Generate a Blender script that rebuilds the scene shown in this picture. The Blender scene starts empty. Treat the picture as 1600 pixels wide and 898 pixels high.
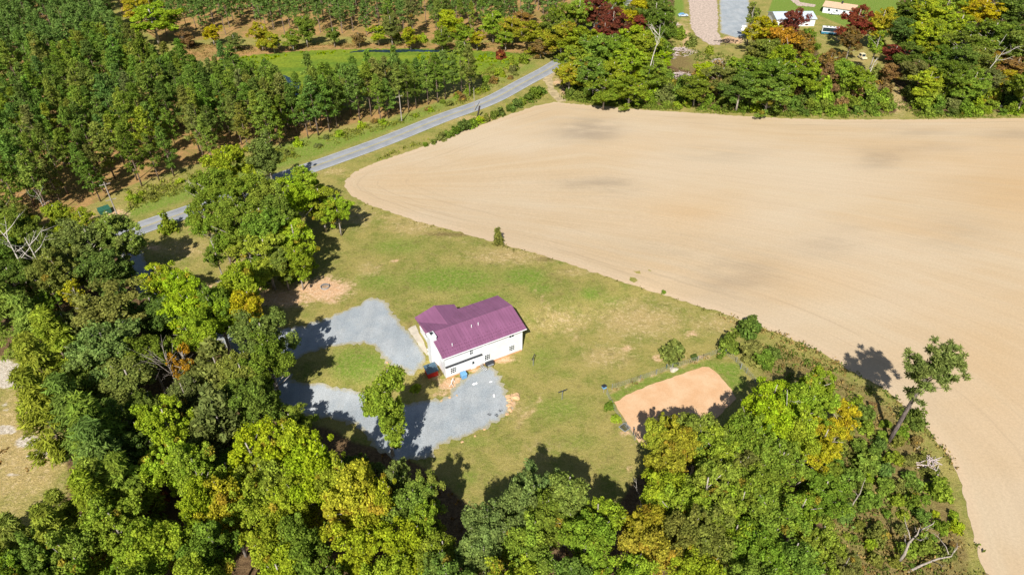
import bpy, math, random
import numpy as np
from mathutils import Vector, geometry

# ------------------------------------------------------------------ camera, sky, sun, exposure
SC = bpy.context.scene
COL = SC.collection
CAM_H, PITCH, FPX = 90.0, math.radians(37.3), 1067.0
cam_d = bpy.data.cameras.new('camera')
cam_d.sensor_width = 36.0
cam_d.lens = 36.0 * FPX / 1600.0
cam_d.clip_end = 20000
cam_d.clip_start = 0.5
cam = bpy.data.objects.new('camera', cam_d)
COL.objects.link(cam)
cam.location = (0, 0, CAM_H)
cam.rotation_euler = (math.pi / 2 - PITCH, 0, 0)
SC.camera = cam

SUN_EL = math.radians(44)
SUN_DIR = Vector((-0.17, -0.985, 0)).normalized()          # towards the sun, on the ground plane
w = bpy.data.worlds.new('World')
SC.world = w
w.use_nodes = True
nt = w.node_tree
sky = nt.nodes.new('ShaderNodeTexSky')
sky.sky_type = 'NISHITA'
sky.sun_disc = False
sky.sun_elevation = SUN_EL
sky.sun_rotation = math.atan2(SUN_DIR.x, SUN_DIR.y)
bg = nt.nodes['Background']
bg.inputs[1].default_value = 0.06
nt.links.new(sky.outputs[0], bg.inputs[0])
sl = bpy.data.lights.new('sun', 'SUN')
sl.energy = 5.0
sl.angle = math.radians(0.5)
sl.color = (1.0, 0.965, 0.90)
sun = bpy.data.objects.new('sun', sl)
COL.objects.link(sun)
sv = Vector((SUN_DIR.x * math.cos(SUN_EL), SUN_DIR.y * math.cos(SUN_EL), math.sin(SUN_EL)))
sun.rotation_euler = sv.to_track_quat('Z', 'Y').to_euler()
sun.location = sv * 200
SC.view_settings.view_transform = 'Standard'
SC.view_settings.look = 'None'
SC.view_settings.gamma = 1.0
SC.view_settings.exposure = 0.45
SC.cycles.max_bounces = 6
SC.cycles.diffuse_bounces = 3
SC.cycles.glossy_bounces = 2
SC.cycles.transmission_bounces = 3
SC.cycles.transparent_max_bounces = 8

rng = np.random.default_rng(7)
random.seed(7)

# ------------------------------------------------------------------ terrain and survey helpers
HX, HY, HTH = -12.1, 90.24, 0.503            # house corner and bearing
cH, sH = math.cos(HTH), math.sin(HTH)


def sstep(a, b, x):
    t = np.clip((x - a) / (b - a), 0, 1)
    return t * t * (3 - 2 * t)


def hgt(x, y):
    """ground height: a low rise in front of the house, level elsewhere"""
    dx, dy = np.asarray(x, float) - HX, np.asarray(y, float) - HY
    lx, ly = dx * cH + dy * sH, -dx * sH + dy * cH
    s = sstep(0.0, 10.0, ly)
    return 2.2 * s * np.exp(-(np.maximum(ly - 13, 0) / 38) ** 2) * np.exp(-(np.maximum(np.abs(lx - 4) - 10, 0) / 32) ** 2)


cP, sP = math.cos(PITCH), math.sin(PITCH)


def gp(u, v, z=0.0):
    """survey: the place on the ground (or z metres above it) seen at photo position u, v"""
    a, b = (u - 800) / FPX, (v - 449) / FPX
    dx, dy, dz = a, cP - b * sP, -(sP + b * cP)
    zz = z
    for _ in range(12):
        t = (zz - CAM_H) / dz
        zz = 0.5 * zz + 0.5 * (z + float(hgt(dx * t, dy * t)))
    return dx * t, dy * t


def px(x, y, z):
    x, y, z = np.asarray(x, float), np.asarray(y, float), np.asarray(z, float) - CAM_H
    d = y * cP - z * sP
    up = y * sP + z * cP
    ok = d > 5
    dd = np.where(ok, d, 1)
    return np.where(ok, 800 + FPX * x / dd, -9999), np.where(ok, 449 - FPX * up / dd, 9999), d


def poly_sdf(x, y, poly):
    """signed distance to a polygon, positive inside"""
    P = np.asarray(poly, float)
    Q = np.roll(P, -1, 0)
    x = np.asarray(x, float); y = np.asarray(y, float)
    d2 = np.full(x.shape, 1e18)
    ins = np.zeros(x.shape, bool)
    for (ax, ay), (bx, by) in zip(P, Q):
        ex, ey = bx - ax, by - ay
        L = ex * ex + ey * ey + 1e-12
        t = np.clip(((x - ax) * ex + (y - ay) * ey) / L, 0, 1)
        d2 = np.minimum(d2, (x - ax - t * ex) ** 2 + (y - ay - t * ey) ** 2)
        c = ((ay > y) != (by > y)) & (x < ex * (y - ay) / (ey if abs(ey) > 1e-12 else 1e-12) + ax)
        ins ^= c
    d = np.sqrt(d2)
    return np.where(ins, d, -d)


def gpoly(pts):
    return [gp(u, v) for u, v in pts]


def catmull(pts, closed=False, n=6):
    P = [np.array(p, float) for p in pts]
    out = []
    N = len(P)
    for i in range(N if closed else N - 1):
        p0 = P[(i - 1) % N] if closed or i > 0 else P[0]
        p1, p2 = P[i], P[(i + 1) % N]
        p3 = P[(i + 2) % N] if closed or i + 2 < N else P[-1]
        for k in range(n):
            t = k / n
            out.append(0.5 * (2 * p1 + (p2 - p0) * t + (2 * p0 - 5 * p1 + 4 * p2 - p3) * t * t + (3 * p1 - p0 - 3 * p2 + p3) * t ** 3))
    if not closed:
        out.append(P[-1])
    return out


# ------------------------------------------------------------------ materials
def mat(name):
    m = bpy.data.materials.new(name)
    m.use_nodes = True
    nt = m.node_tree
    nt.nodes.clear()
    return m, nt, nt.nodes.new, nt.links.new


def nd(nt, typ, **kw):
    n = nt.nodes.new(typ)
    for k, v in kw.items():
        setattr(n, k, v)
    return n


def setin(n, **kw):
    for k, v in kw.items():
        n.inputs[k].default_value = v
    return n


class G:
    """small node-graph writer"""
    def __init__(s, name):
        s.m = bpy.data.materials.new(name)
        s.m.use_nodes = True
        s.nt = s.m.node_tree
        s.nt.nodes.clear()
        s.geo = s.nt.nodes.new('ShaderNodeNewGeometry')

    def L(s, a, b):
        if isinstance(a, (int, float)):
            b.default_value = a
        elif isinstance(a, tuple):
            b.default_value = a if len(a) == len(b.default_value) else (*a, 1.0)
        else:
            s.nt.links.new(a, b)

    def pos(s):
        return s.geo.outputs['Position']

    def obj(s):
        return s.nt.nodes.new('ShaderNodeTexCoord').outputs['Object']

    def attr(s, n):
        a = s.nt.nodes.new('ShaderNodeAttribute')
        a.attribute_name = n
        return a.outputs['Fac']

    def math(s, op, a, b=0.0, c=0.0, clamp=False):
        n = s.nt.nodes.new('ShaderNodeMath')
        n.operation = op
        n.use_clamp = clamp
        s.L(a, n.inputs[0]); s.L(b, n.inputs[1]); s.L(c, n.inputs[2])
        return n.outputs[0]

    def noise(s, vec, scale, detail=4, rough=0.55, lac=2.0):
        n = s.nt.nodes.new('ShaderNodeTexNoise')
        s.L(vec, n.inputs['Vector'])
        n.inputs['Scale'].default_value = scale
        n.inputs['Detail'].default_value = detail
        n.inputs['Roughness'].default_value = rough
        return n.outputs['Fac']

    def vmul(s, vec, v3):
        n = s.nt.nodes.new('ShaderNodeVectorMath')
        n.operation = 'MULTIPLY'
        s.L(vec, n.inputs[0]); n.inputs[1].default_value = v3
        return n.outputs[0]

    def combine(s, x, y, z):
        n = s.nt.nodes.new('ShaderNodeCombineXYZ')
        s.L(x, n.inputs[0]); s.L(y, n.inputs[1]); s.L(z, n.inputs[2])
        return n.outputs[0]

    def sep(s, v):
        n = s.nt.nodes.new('ShaderNodeSeparateXYZ')
        s.L(v, n.inputs[0])
        return n.outputs

    def ramp(s, f, lo, hi, a=0.0, b=1.0):
        n = s.nt.nodes.new('ShaderNodeMapRange')
        n.interpolation_type = 'SMOOTHSTEP'
        s.L(f, n.inputs[0])
        for i, q in enumerate((lo, hi, a, b)):
            s.L(q, n.inputs[i + 1])
        return n.outputs[0]

    def mix(s, f, a, b, mode='MIX'):
        n = s.nt.nodes.new('ShaderNodeMix')
        n.data_type = 'RGBA'
        n.blend_type = mode
        s.L(f, n.inputs[0]); s.L(a, n.inputs[6]); s.L(b, n.inputs[7])
        return n.outputs[2]

    def scale(s, colour, f):
        n = s.nt.nodes.new('ShaderNodeVectorMath')
        n.operation = 'SCALE'
        s.L(colour, n.inputs[0]); s.L(f, n.inputs['Scale'])
        return n.outputs[0]

    def bump(s, h, strength=0.5, dist=0.1):
        n = s.nt.nodes.new('ShaderNodeBump')
        n.inputs['Strength'].default_value = strength
        n.inputs['Distance'].default_value = dist
        s.L(h, n.inputs['Height'])
        return n.outputs[0]

    def out(s, colour, rough=0.9, bump=None, spec=0.2, metal=0.0):
        p = s.nt.nodes.new('ShaderNodeBsdfPrincipled')
        s.L(colour, p.inputs['Base Color'])
        s.L(rough, p.inputs['Roughness'])
        s.L(metal, p.inputs['Metallic'])
        p.inputs['Specular IOR Level'].default_value = spec
        if bump is not None:
            s.L(bump, p.inputs['Normal'])
        o = s.nt.nodes.new('ShaderNodeOutputMaterial')
        s.nt.links.new(p.outputs[0], o.inputs[0])
        return s.m


def m_plain(name, c, rough=0.6, var=0.15, scale=3.0, spec=0.3, metal=0.0):
    g = G(name)
    n = g.noise(g.obj(), scale, 5)
    return g.out(g.scale(c, g.ramp(n, 0.25, 0.75, 1 - var, 1 + var)), rough, spec=spec, metal=metal)


def m_leaf():
    g = G('foliage')
    oi = g.nt.nodes.new('ShaderNodeObjectInfo')
    lv, cv = g.attr('leafvar'), g.attr('clumpvar')
    mix_clump = g.math('MULTIPLY', g.math('ADD', cv, oi.outputs['Random']), 7.31)
    cvr = g.math('FRACT', mix_clump)
    aut = g.math('LESS_THAN', cvr, oi.outputs['Alpha'])
    col = g.mix(g.math('MULTIPLY', aut, 0.6), oi.outputs['Color'], (0.40, 0.28, 0.05))
    hs = g.nt.nodes.new('ShaderNodeHueSaturation')
    g.L(g.ramp(cvr, 0, 1, 0.49, 0.506), hs.inputs['Hue'])
    hs.inputs['Saturation'].default_value = 1.05
    v = g.math('MULTIPLY', g.ramp(lv, 0, 1, 0.58, 1.42), g.ramp(g.math('FRACT', g.math('MULTIPLY', mix_clump, 3.7)), 0, 1, 0.86, 1.14))
    g.L(v, hs.inputs['Value'])
    g.L(col, hs.inputs['Color'])
    d = g.nt.nodes.new('ShaderNodeBsdfDiffuse')
    t = g.nt.nodes.new('ShaderNodeBsdfTranslucent')
    g.L(hs.outputs[0], d.inputs[0])
    g.L(g.mix(1.0, hs.outputs[0], (1.0, 1.08, 0.6), 'MULTIPLY'), t.inputs[0])
    ms = g.nt.nodes.new('ShaderNodeMixShader')
    ms.inputs[0].default_value = 0.36
    g.nt.links.new(d.outputs[0], ms.inputs[1]); g.nt.links.new(t.outputs[0], ms.inputs[2])
    o = g.nt.nodes.new('ShaderNodeOutputMaterial')
    g.nt.links.new(ms.outputs[0], o.inputs[0])
    return g.m


M = {}
M['leaf'] = m_leaf()


def m_bark(name, c, c2):
    g = G(name)
    n = g.noise(g.vmul(g.obj(), (3, 3, 0.6)), 2.0, 5)
    return g.out(g.mix(g.ramp(n, 0.35, 0.65), c, c2), 0.9, g.bump(n, 0.5, 0.05), 0.1)


M['bark'] = m_bark('grey_bark', (0.44, 0.39, 0.33), (0.26, 0.22, 0.18))
M['pine_bark'] = m_bark('pine_bark', (0.25, 0.19, 0.15), (0.13, 0.09, 0.07))
M['lone_bark'] = m_bark('dark_pine_bark', (0.20, 0.16, 0.14), (0.10, 0.08, 0.07))
M['white_bark'] = m_bark('white_bark', (0.62, 0.57, 0.50), (0.42, 0.37, 0.31))
M['dead_wood'] = m_bark('weathered_wood', (0.40, 0.345, 0.29), (0.24, 0.20, 0.165))


def m_ground():
    g = G('ground_cover')
    p = g.pos()
    big = g.noise(p, 0.05, 4)
    midn = g.noise(p, 0.22, 5, 0.6)
    fine = g.noise(p, 1.6, 6, 0.7)
    vf = g.noise(p, 6.0, 3, 0.7)

    def m(name, lo=0.35, hi=0.65, amp=0.7, n=midn):
        return g.ramp(g.math('ADD', g.attr(name), g.math('MULTIPLY', g.math('SUBTRACT', n, 0.5), amp)), lo, hi)
    c = g.mix(g.ramp(midn, 0.30, 0.64), (0.175, 0.195, 0.036), (0.34, 0.275, 0.085))
    c = g.mix(g.ramp(big, 0.35, 0.7, 0, 0.35), c, (0.19, 0.21, 0.042))
    c = g.mix(m('lush', 0.15, 0.75), c, (0.150, 0.225, 0.028))
    c = g.mix(m('dry', 0.25, 0.8), c, (0.41, 0.30, 0.125))
    fl = g.noise(p, 1.05, 6, 0.75)
    c = g.mix(g.math('MULTIPLY', g.ramp(fl, 0.50, 0.60), g.ramp(g.attr('dry'), 0.15, 0.7, 0.08, 0.85)), c, (0.56, 0.42, 0.22))
    c = g.mix(g.math('MULTIPLY', g.ramp(g.noise(p, 0.55, 6, 0.7), 0.52, 0.66), 0.5), c, (0.165, 0.135, 0.045))
    c = g.mix(m('brown', 0.3, 0.75), c, (0.175, 0.125, 0.050))
    c = g.mix(m('bright', 0.35, 0.6, 0.4), c, (0.135, 0.225, 0.030))
    c = g.mix(g.ramp(fine, 0.42, 0.68, 0, 0.5), c, (0.36, 0.30, 0.11))
    c = g.mix(g.math('MULTIPLY', g.ramp(fine, 0.44, 0.28), 0.65), c, (0.105, 0.125, 0.03))
    tanc = g.mix(g.ramp(midn, 0.4, 0.6), (0.45, 0.27, 0.105), (0.22, 0.20, 0.05))
    c = g.mix(m('tan'), c, g.mix(g.ramp(fine, 0.4, 0.6), tanc, (0.33, 0.19, 0.08)))
    litter = g.mix(g.ramp(fine, 0.35, 0.65), (0.10, 0.062, 0.032), (0.20, 0.13, 0.065))
    c = g.mix(m('forest'), c, litter)
    clay = g.mix(g.ramp(fine, 0.35, 0.7), (0.56, 0.33, 0.175), (0.66, 0.47, 0.30))
    c = g.mix(m('clay', 0.28, 0.72, 1.7, g.math('MULTIPLY', g.math('ADD', midn, fine), 0.5)), c, clay)
    pale = g.mix(g.ramp(fine, 0.35, 0.65), (0.62, 0.55, 0.46), (0.40, 0.33, 0.24))
    c = g.mix(m('pale', 0.42, 0.58, 0.9), c, pale)
    c = g.scale(c, g.ramp(vf, 0.25, 0.75, 0.62, 1.38))
    hgtn = g.math('ADD', g.math('MULTIPLY', fine, 0.7), g.math('MULTIPLY', vf, 0.3))
    return g.out(c, 0.95, g.bump(hgtn, 0.9, 0.35), 0.05)


def m_field():
    g = G('bare_field_soil')
    p = g.pos()
    e = g.attr('edge')
    s = g.sep(p)
    vec = g.combine(g.attr('flow'), g.math('MULTIPLY', s[0], 0.035), g.math('MULTIPLY', s[1], 0.035))
    st = g.noise(vec, 0.30, 5, 0.6)
    st2 = g.noise(vec, 1.6, 3, 0.6)
    big = g.noise(g.vmul(p, (0.45, 1.0, 1.0)), 0.022, 5, 0.6)
    speck = g.noise(p, 2.5, 5, 0.75)
    c = g.mix(g.ramp(big, 0.36, 0.62), (0.497, 0.392, 0.268), (0.470, 0.348, 0.213))
    c = g.mix(g.ramp(st, 0.42, 0.70, 0, 0.42), c, (0.52, 0.425, 0.295))
    c = g.mix(g.ramp(st, 0.45, 0.25, 0, 0.22), c, (0.39, 0.30, 0.19))
    dn = g.noise(g.vmul(p, (0.35, 1, 1)), 0.11, 5, 0.65)
    c = g.mix(g.math('MULTIPLY', g.ramp(g.math('ADD', g.math('MULTIPLY', g.attr('damp'), g.ramp(dn, 0.25, 0.65, 0.25, 1.35)), g.math('MULTIPLY', g.math('SUBTRACT', st, 0.5), 0.6)), 0.0, 0.95), 0.72), c, (0.26, 0.205, 0.145))
    c = g.mix(g.math('MULTIPLY', g.attr('orange'), 0.5), c, (0.48, 0.30, 0.135))
    c = g.mix(g.ramp(e, 2.5, 0.3, 0, 0.35), c, (0.56, 0.41, 0.27))
    c = g.scale(c, g.math('MULTIPLY', g.ramp(st2, 0.3, 0.7, 0.98, 1.02), g.ramp(speck, 0.25, 0.75, 0.90, 1.10)))
    tw = g.noise(g.combine(g.math('MULTIPLY', e, 0.55), g.math('MULTIPLY', s[0], 0.012), g.math('MULTIPLY', s[1], 0.012)), 1.9, 2, 0.5)
    c = g.mix(g.math('MULTIPLY', g.ramp(tw, 0.60, 0.66), g.ramp(e, 26, 3, 0.0, 0.30)), c, (0.34, 0.255, 0.165))
    # sparse dark clods
    cl = g.noise(p, 1.1, 6, 0.8)
    c = g.mix(g.ramp(cl, 0.66, 0.74, 0, 0.30), c, (0.27, 0.19, 0.11))
    return g.out(c, 0.95, g.bump(g.math('ADD', g.math('MULTIPLY', speck, 0.5), st2), 0.5, 0.12), 0.05)


def m_gravel():
    g = G('grey_gravel')
    p = g.pos()
    a, b, f = g.noise(p, 0.25, 4), g.noise(p, 1.2, 5, 0.7), g.noise(p, 7, 4, 0.8)
    e = g.attr('edge')
    c = g.mix(g.ramp(a, 0.35, 0.65), (0.30, 0.33, 0.35), (0.365, 0.385, 0.395))
    c = g.mix(g.ramp(b, 0.55, 0.75, 0, 0.35), c, (0.42, 0.38, 0.31))
    c = g.mix(g.ramp(g.math('ADD', e, g.math('MULTIPLY', g.math('SUBTRACT', b, 0.5), 2.2)), 0.9, 0.0, 0, 0.75), c, (0.36, 0.31, 0.17))
    rut = g.noise(g.vmul(p, (1.0, 0.22, 1)), 0.55, 4, 0.6)
    c = g.scale(c, g.math('MULTIPLY', g.ramp(rut, 0.35, 0.65, 0.94, 1.04), g.ramp(f, 0.25, 0.75, 0.66, 1.34)))
    return g.out(c, 0.95, g.bump(f, 0.8, 0.08), 0.1)


def m_asphalt():
    g = G('worn_asphalt')
    p = g.pos()
    a, f = g.noise(p, 0.3, 4), g.noise(p, 6, 4, 0.7)
    t = g.attr('across')              # 0..1 across the lane pair
    wv = g.math('SINE', g.math('MULTIPLY', t, math.pi * 4))
    c = g.mix(g.ramp(a, 0.3, 0.7), (0.245, 0.255, 0.275), (0.31, 0.315, 0.325))
    c = g.scale(c, g.math('MULTIPLY', g.ramp(wv, -1, 1, 0.93, 1.06), g.ramp(f, 0.25, 0.75, 0.88, 1.12)))
    c = g.mix(g.ramp(g.noise(p, 0.9, 5, 0.7), 0.62, 0.7, 0, 0.4), c, (0.16, 0.16, 0.165))
    return g.out(c, 0.85, g.bump(f, 0.3, 0.03), 0.2)


def m_sand():
    g = G('orange_sand')
    p = g.pos()
    a, f = g.noise(p, 0.35, 5, 0.6), g.noise(p, 5, 5, 0.75)
    tr = g.noise(g.vmul(p, (0.6, 2.4, 1)), 0.9, 4)
    c = g.mix(g.ramp(a, 0.3, 0.7), (0.58, 0.345, 0.185), (0.63, 0.42, 0.25))
    c = g.mix(g.ramp(tr, 0.6, 0.75, 0, 0.35), c, (0.50, 0.27, 0.13))
    c = g.scale(c, g.ramp(f, 0.25, 0.75, 0.88, 1.12))
    return g.out(c, 0.95, g.bump(f, 0.5, 0.06), 0.05)


def m_marsh():
    g = G('duckweed_marsh')
    p = g.pos()
    a, f = g.noise(g.vmul(p, (0.5, 1.6, 1)), 0.10, 5, 0.6), g.noise(p, 0.9, 5, 0.75)
    c = g.mix(g.ramp(a, 0.3, 0.7), (0.095, 0.165, 0.018), (0.200, 0.245, 0.022))
    c = g.scale(c, g.ramp(f, 0.25, 0.75, 0.65, 1.35))
    return g.out(c, 0.85, g.bump(f, 0.6, 0.3), 0.1)


def m_water():
    g = G('dark_pond_water')
    f = g.noise(g.pos(), 0.8, 3)
    return g.out((0.012, 0.03, 0.045), 0.08, g.bump(f, 0.05, 0.05), 0.5)


def m_siding():
    g = G('white_lap_siding')
    o = g.obj()
    z = g.sep(o)[2]
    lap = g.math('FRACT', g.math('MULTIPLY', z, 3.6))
    n = g.noise(o, 0.7, 4)
    c = g.scale((0.75, 0.755, 0.77), g.ramp(n, 0.3, 0.7, 0.95, 1.02))
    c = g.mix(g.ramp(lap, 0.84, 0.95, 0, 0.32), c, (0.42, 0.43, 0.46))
    return g.out(c, 0.55, g.bump(lap, 0.35, 0.03), 0.3)


def m_roof():
    g = G('plum_metal_roof')
    o = g.obj()
    n, f = g.noise(o, 0.35, 4), g.noise(o, 4, 3)
    seam = g.noise(g.vmul(o, (2.2, 0.05, 0.05)), 1.0, 3)
    st = g.noise(g.vmul(o, (1.2, 0.25, 1)), 0.9, 4)
    c = g.scale((0.228, 0.092, 0.168), g.math('MULTIPLY', g.ramp(n, 0.3, 0.7, 0.93, 1.07), g.math('MULTIPLY', g.ramp(seam, 0.35, 0.65, 0.94, 1.05), g.ramp(st, 0.35, 0.65, 0.96, 1.04))))
    return g.out(c, 0.45, None, 0.4)


M['ground'] = m_ground(); M['field'] = m_field(); M['gravel'] = m_gravel(); M['asphalt'] = m_asphalt()
M['sand'] = m_sand(); M['marsh'] = m_marsh(); M['water'] = m_water(); M['siding'] = m_siding(); M['roof'] = m_roof()
M['paint_yellow'] = m_plain('worn_yellow_paint', (0.42, 0.36, 0.16), 0.8, 0.2)
M['paint_white'] = m_plain('worn_white_paint', (0.52, 0.52, 0.50), 0.8, 0.2)
M['white'] = m_plain('white_trim', (0.80, 0.80, 0.79), 0.5, 0.04)
M['glass'] = m_plain('window_glass', (0.025, 0.04, 0.05), 0.06, 0.2, spec=0.6)
M['dark'] = m_plain('charcoal_metal', (0.035, 0.037, 0.042), 0.5, 0.2)
M['foundation'] = m_plain('clay_stained_foundation', (0.55, 0.31, 0.17), 0.9, 0.2, 1.5)
M['concrete'] = m_plain('pale_concrete', (0.50, 0.44, 0.35), 0.9, 0.15, 1.0)
M['blue'] = m_plain('blue_plastic', (0.16, 0.36, 0.60), 0.45, 0.1)
M['red'] = m_plain('red_metal', (0.50, 0.022, 0.02), 0.45, 0.1)
M['slate'] = m_plain('slate_blue_roofing', (0.07, 0.12, 0.16), 0.55, 0.15)
M['galv'] = m_plain('galvanised_steel', (0.33, 0.35, 0.36), 0.45, 0.15, metal=0.3)
M['pole'] = m_plain('weathered_pole', (0.36, 0.31, 0.26), 0.9, 0.2, 2.0)
M['darkpole'] = m_plain('creosote_pole', (0.045, 0.035, 0.03), 0.9, 0.2, 2.0)
M['green'] = m_plain('green_steel', (0.03, 0.115, 0.075), 0.5, 0.15)
M['teal'] = m_plain('teal_panel', (0.05, 0.20, 0.30), 0.45, 0.1)
M['cream'] = m_plain('cream_paint', (0.75, 0.64, 0.40), 0.5, 0.08)
M['tanroof'] = m_plain('tan_shingles', (0.56, 0.37, 0.24), 0.9, 0.12, 2.0)
M['tin'] = m_plain('pale_tin_roof', (0.50, 0.56, 0.62), 0.4, 0.08, 0.6)
M['rubber'] = m_plain('black_rubber', (0.02, 0.02, 0.02), 0.8, 0.1)
M['rock'] = m_plain('clay_rock', (0.58, 0.37, 0.20), 0.9, 0.25, 2.5)
M['chips'] = m_plain('wood_chips', (0.46, 0.36, 0.29), 0.95, 0.35, 1.2)
M['track'] = m_plain('worn_dirt_track', (0.40, 0.31, 0.17), 0.95, 0.3, 0.6)
M['scrapwood'] = m_plain('bleached_brushwood', (0.52, 0.43, 0.40), 0.9, 0.25, 2.0)


# ------------------------------------------------------------------ mesh helpers
def link_mesh(name, V, F, m, parent=None, smooth=False, attrs=None, loc=None):
    me = bpy.data.meshes.new(name)
    me.from_pydata([tuple(v) for v in V], [], [tuple(f) for f in F])
    if m is not None:
        me.materials.append(m)
    if smooth:
        me.polygons.foreach_set('use_smooth', [True] * len(me.polygons))
    if attrs:
        for k, arr in attrs.items():
            a = me.attributes.new(k, 'FLOAT', 'POINT')
            a.data.foreach_set('value', np.asarray(arr, np.float32))
    me.update()
    return link_obj(name, me, parent, loc)


def link_obj(name, me, parent=None, loc=None):
    o = bpy.data.objects.new(name, me)
    COL.objects.link(o)
    if parent is not None:
        o.parent = parent
    if loc is not None:
        o.location = loc
    return o


def tag(o, label, cat, group=None):
    o['label'] = label
    o['category'] = cat
    if group:
        o['group'] = group
    return o


def thing(name, label, cat, loc=(0, 0, 0), rz=0.0, group=None):
    o = bpy.data.objects.new(name, None)
    COL.objects.link(o)
    o.empty_display_size = 0.3
    o.location = loc
    o.rotation_euler = (0, 0, rz)
    return tag(o, label, cat, group)


class MB:
    def __init__(s):
        s.V, s.F = [], []

    def add(s, V, F):
        b = len(s.V)
        s.V += [tuple(v) for v in V]
        s.F += [tuple(i + b for i in f) for f in F]
        return s

    def box(s, x0, x1, y0, y1, z0, z1):
        V = [(x, y, z) for z in (z0, z1) for y in (y0, y1) for x in (x0, x1)]
        return s.add(V, [(0, 2, 3, 1), (4, 5, 7, 6), (0, 1, 5, 4), (2, 6, 7, 3), (0, 4, 6, 2), (1, 3, 7, 5)])

    def prism(s, prof, axis, a, b):
        """extrude a closed 2-D profile along x ('x': profile y,z), y ('y': x,z) or z ('z': x,y)"""
        f = {'x': lambda p, q: (q, p[0], p[1]), 'y': lambda p, q: (p[0], q, p[1]), 'z': lambda p, q: (p[0], p[1], q)}[axis]
        n = len(prof)
        V = [f(p, a) for p in prof] + [f(p, b) for p in prof]
        F = [tuple(range(n))[::-1], tuple(range(n, 2 * n))] + [(i, (i + 1) % n, n + (i + 1) % n, n + i) for i in range(n)]
        return s.add(V, F)

    def tube(s, pts, rad, n=7):
        pts = [Vector(p) for p in pts]
        if not hasattr(rad, '__len__'):
            rad = [rad] * len(pts)
        V = []
        for i, p in enumerate(pts):
            d = (pts[min(i + 1, len(pts) - 1)] - pts[max(i - 1, 0)]).normalized()
            u = d.orthogonal().normalized() if abs(d.z) > 0.9 else d.cross(Vector((0, 0, 1))).normalized()
            v = d.cross(u)
            for k in range(n):
                a = 2 * math.pi * k / n
                V.append(p + (u * math.cos(a) + v * math.sin(a)) * rad[i])
        F = []
        for i in range(len(pts) - 1):
            for k in range(n):
                F.append((i * n + k, i * n + (k + 1) % n, (i + 1) * n + (k + 1) % n, (i + 1) * n + k))
        F.append(tuple(range(n))[::-1])
        F.append(tuple(range((len(pts) - 1) * n, len(pts) * n)))
        return s.add(V, F)

    def done(s, name, m, parent=None, smooth=False):
        o = link_mesh(name, s.V, s.F, m, parent, smooth)
        me = o.data
        import bmesh
        bm = bmesh.new(); bm.from_mesh(me)
        bmesh.ops.recalc_face_normals(bm, faces=bm.faces)
        bm.to_mesh(me); bm.free()
        return o


# ------------------------------------------------------------------ survey outlines (photo positions)
FIELD = [(866, 160), (836, 166), (800, 178), (740, 200), (700, 214), (660, 230), (620, 243), (580, 257), (552, 270), (541, 281), (539, 292), (547, 304), (568, 317),
         (600, 328), (650, 345), (700, 358), (750, 372), (800, 386), (850, 400), (900, 416), (950, 433), (1000, 449), (1040, 462),
         (1090, 478), (1130, 490), (1170, 503), (1210, 518), (1250, 535), (1290, 555), (1320, 574), (1350, 590), (1380, 607), (1402, 625),
         (1420, 642), (1445, 665), (1465, 690), (1485, 716), (1499, 745), (1510, 790), (1520, 830), (1530, 870), (1541, 905), (1560, 980), (1640, 1400),
         (2600, 1400), (2300, 180), (1600, 185), (1500, 186), (1400, 187), (1300, 187), (1220, 185), (1150, 181), (1090, 177), (1020, 173),
         (960, 168), (900, 163)]
GRAVEL = [(186, 376), (206, 372), (222, 395), (240, 430), (275, 462), (330, 480), (390, 505), (440, 515), (477, 508), (510, 497), (552, 481), (576, 466), (598, 467),
          (613, 485), (631, 511), (637, 514), (650, 531), (664, 552), (665, 566), (655, 580), (640, 585), (622, 572), (610, 575), (598, 558), (583, 539), (568, 537),
          (538, 539), (514, 543), (480, 552), (455, 565), (450, 585), (470, 597), (502, 600), (532, 606), (574, 612), (610, 624),
          (640, 632), (665, 627), (697, 621), (712, 604), (720, 594), (740, 583), (757, 572), (772, 574), (786, 596), (799, 622), (802, 638),
          (785, 655), (760, 668), (735, 680), (700, 690), (688, 696), (670, 715), (620, 722), (590, 705), (567, 672), (530, 655), (480, 650),
          (440, 640), (400, 590), (370, 555), (310, 515), (250, 480), (215, 455), (200, 420), (180, 385)]
SAND = [(960, 628), (985, 614), (1020, 600), (1060, 586), (1098, 573), (1108, 573), (1118, 580), (1128, 592), (1142, 608), (1150, 622), (1120, 652), (1060, 690), (1002, 697), (992, 683), (976, 655)]
MARSH = [(330, 96), (400, 86), (470, 80), (560, 77), (640, 76), (720, 78), (790, 82), (835, 88), (800, 104), (740, 122), (690, 134), (600, 150), (500, 158), (430, 158), (360, 140), (320, 118)]
FOREST = [(-300, 330), (0, 352), (90, 368), (150, 378), (200, 378), (212, 420), (250, 455), (320, 500), (420, 520), (455, 560), (440, 600), (470, 655),
          (560, 690), (640, 715), (700, 760), (740, 800), (830, 800), (940, 820), (985, 760), (1020, 720), (1100, 690), (1160, 640), (1240, 660), (1290, 740), (1310, 898),
          (1320, 1300), (-300, 1300)]
FOREST2 = [(868, 95), (930, -60), (1060, -60), (1050, 40), (1040, 100), (1120, 125), (1160, 90), (1200, 40), (1260, 60), (1300, 110), (1370, 140), (1400, 60), (1420, -60), (1900, -60), (1900, 170),
           (1430, 175), (1390, 178), (1200, 175), (1000, 162), (880, 148)]
PINEGROUND = [(-400, 440), (60, 365), (130, 338), (200, 303), (290, 272), (380, 250), (460, 230), (540, 207), (627, 190), (720, 158), (760, 143), (742, 136),
              (690, 142), (620, 153), (540, 161), (470, 168), (430, 168), (400, 152), (340, 148), (290, 138), (250, 120), (215, 95), (185, 60), (170, -80), (-600, -80)]
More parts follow.
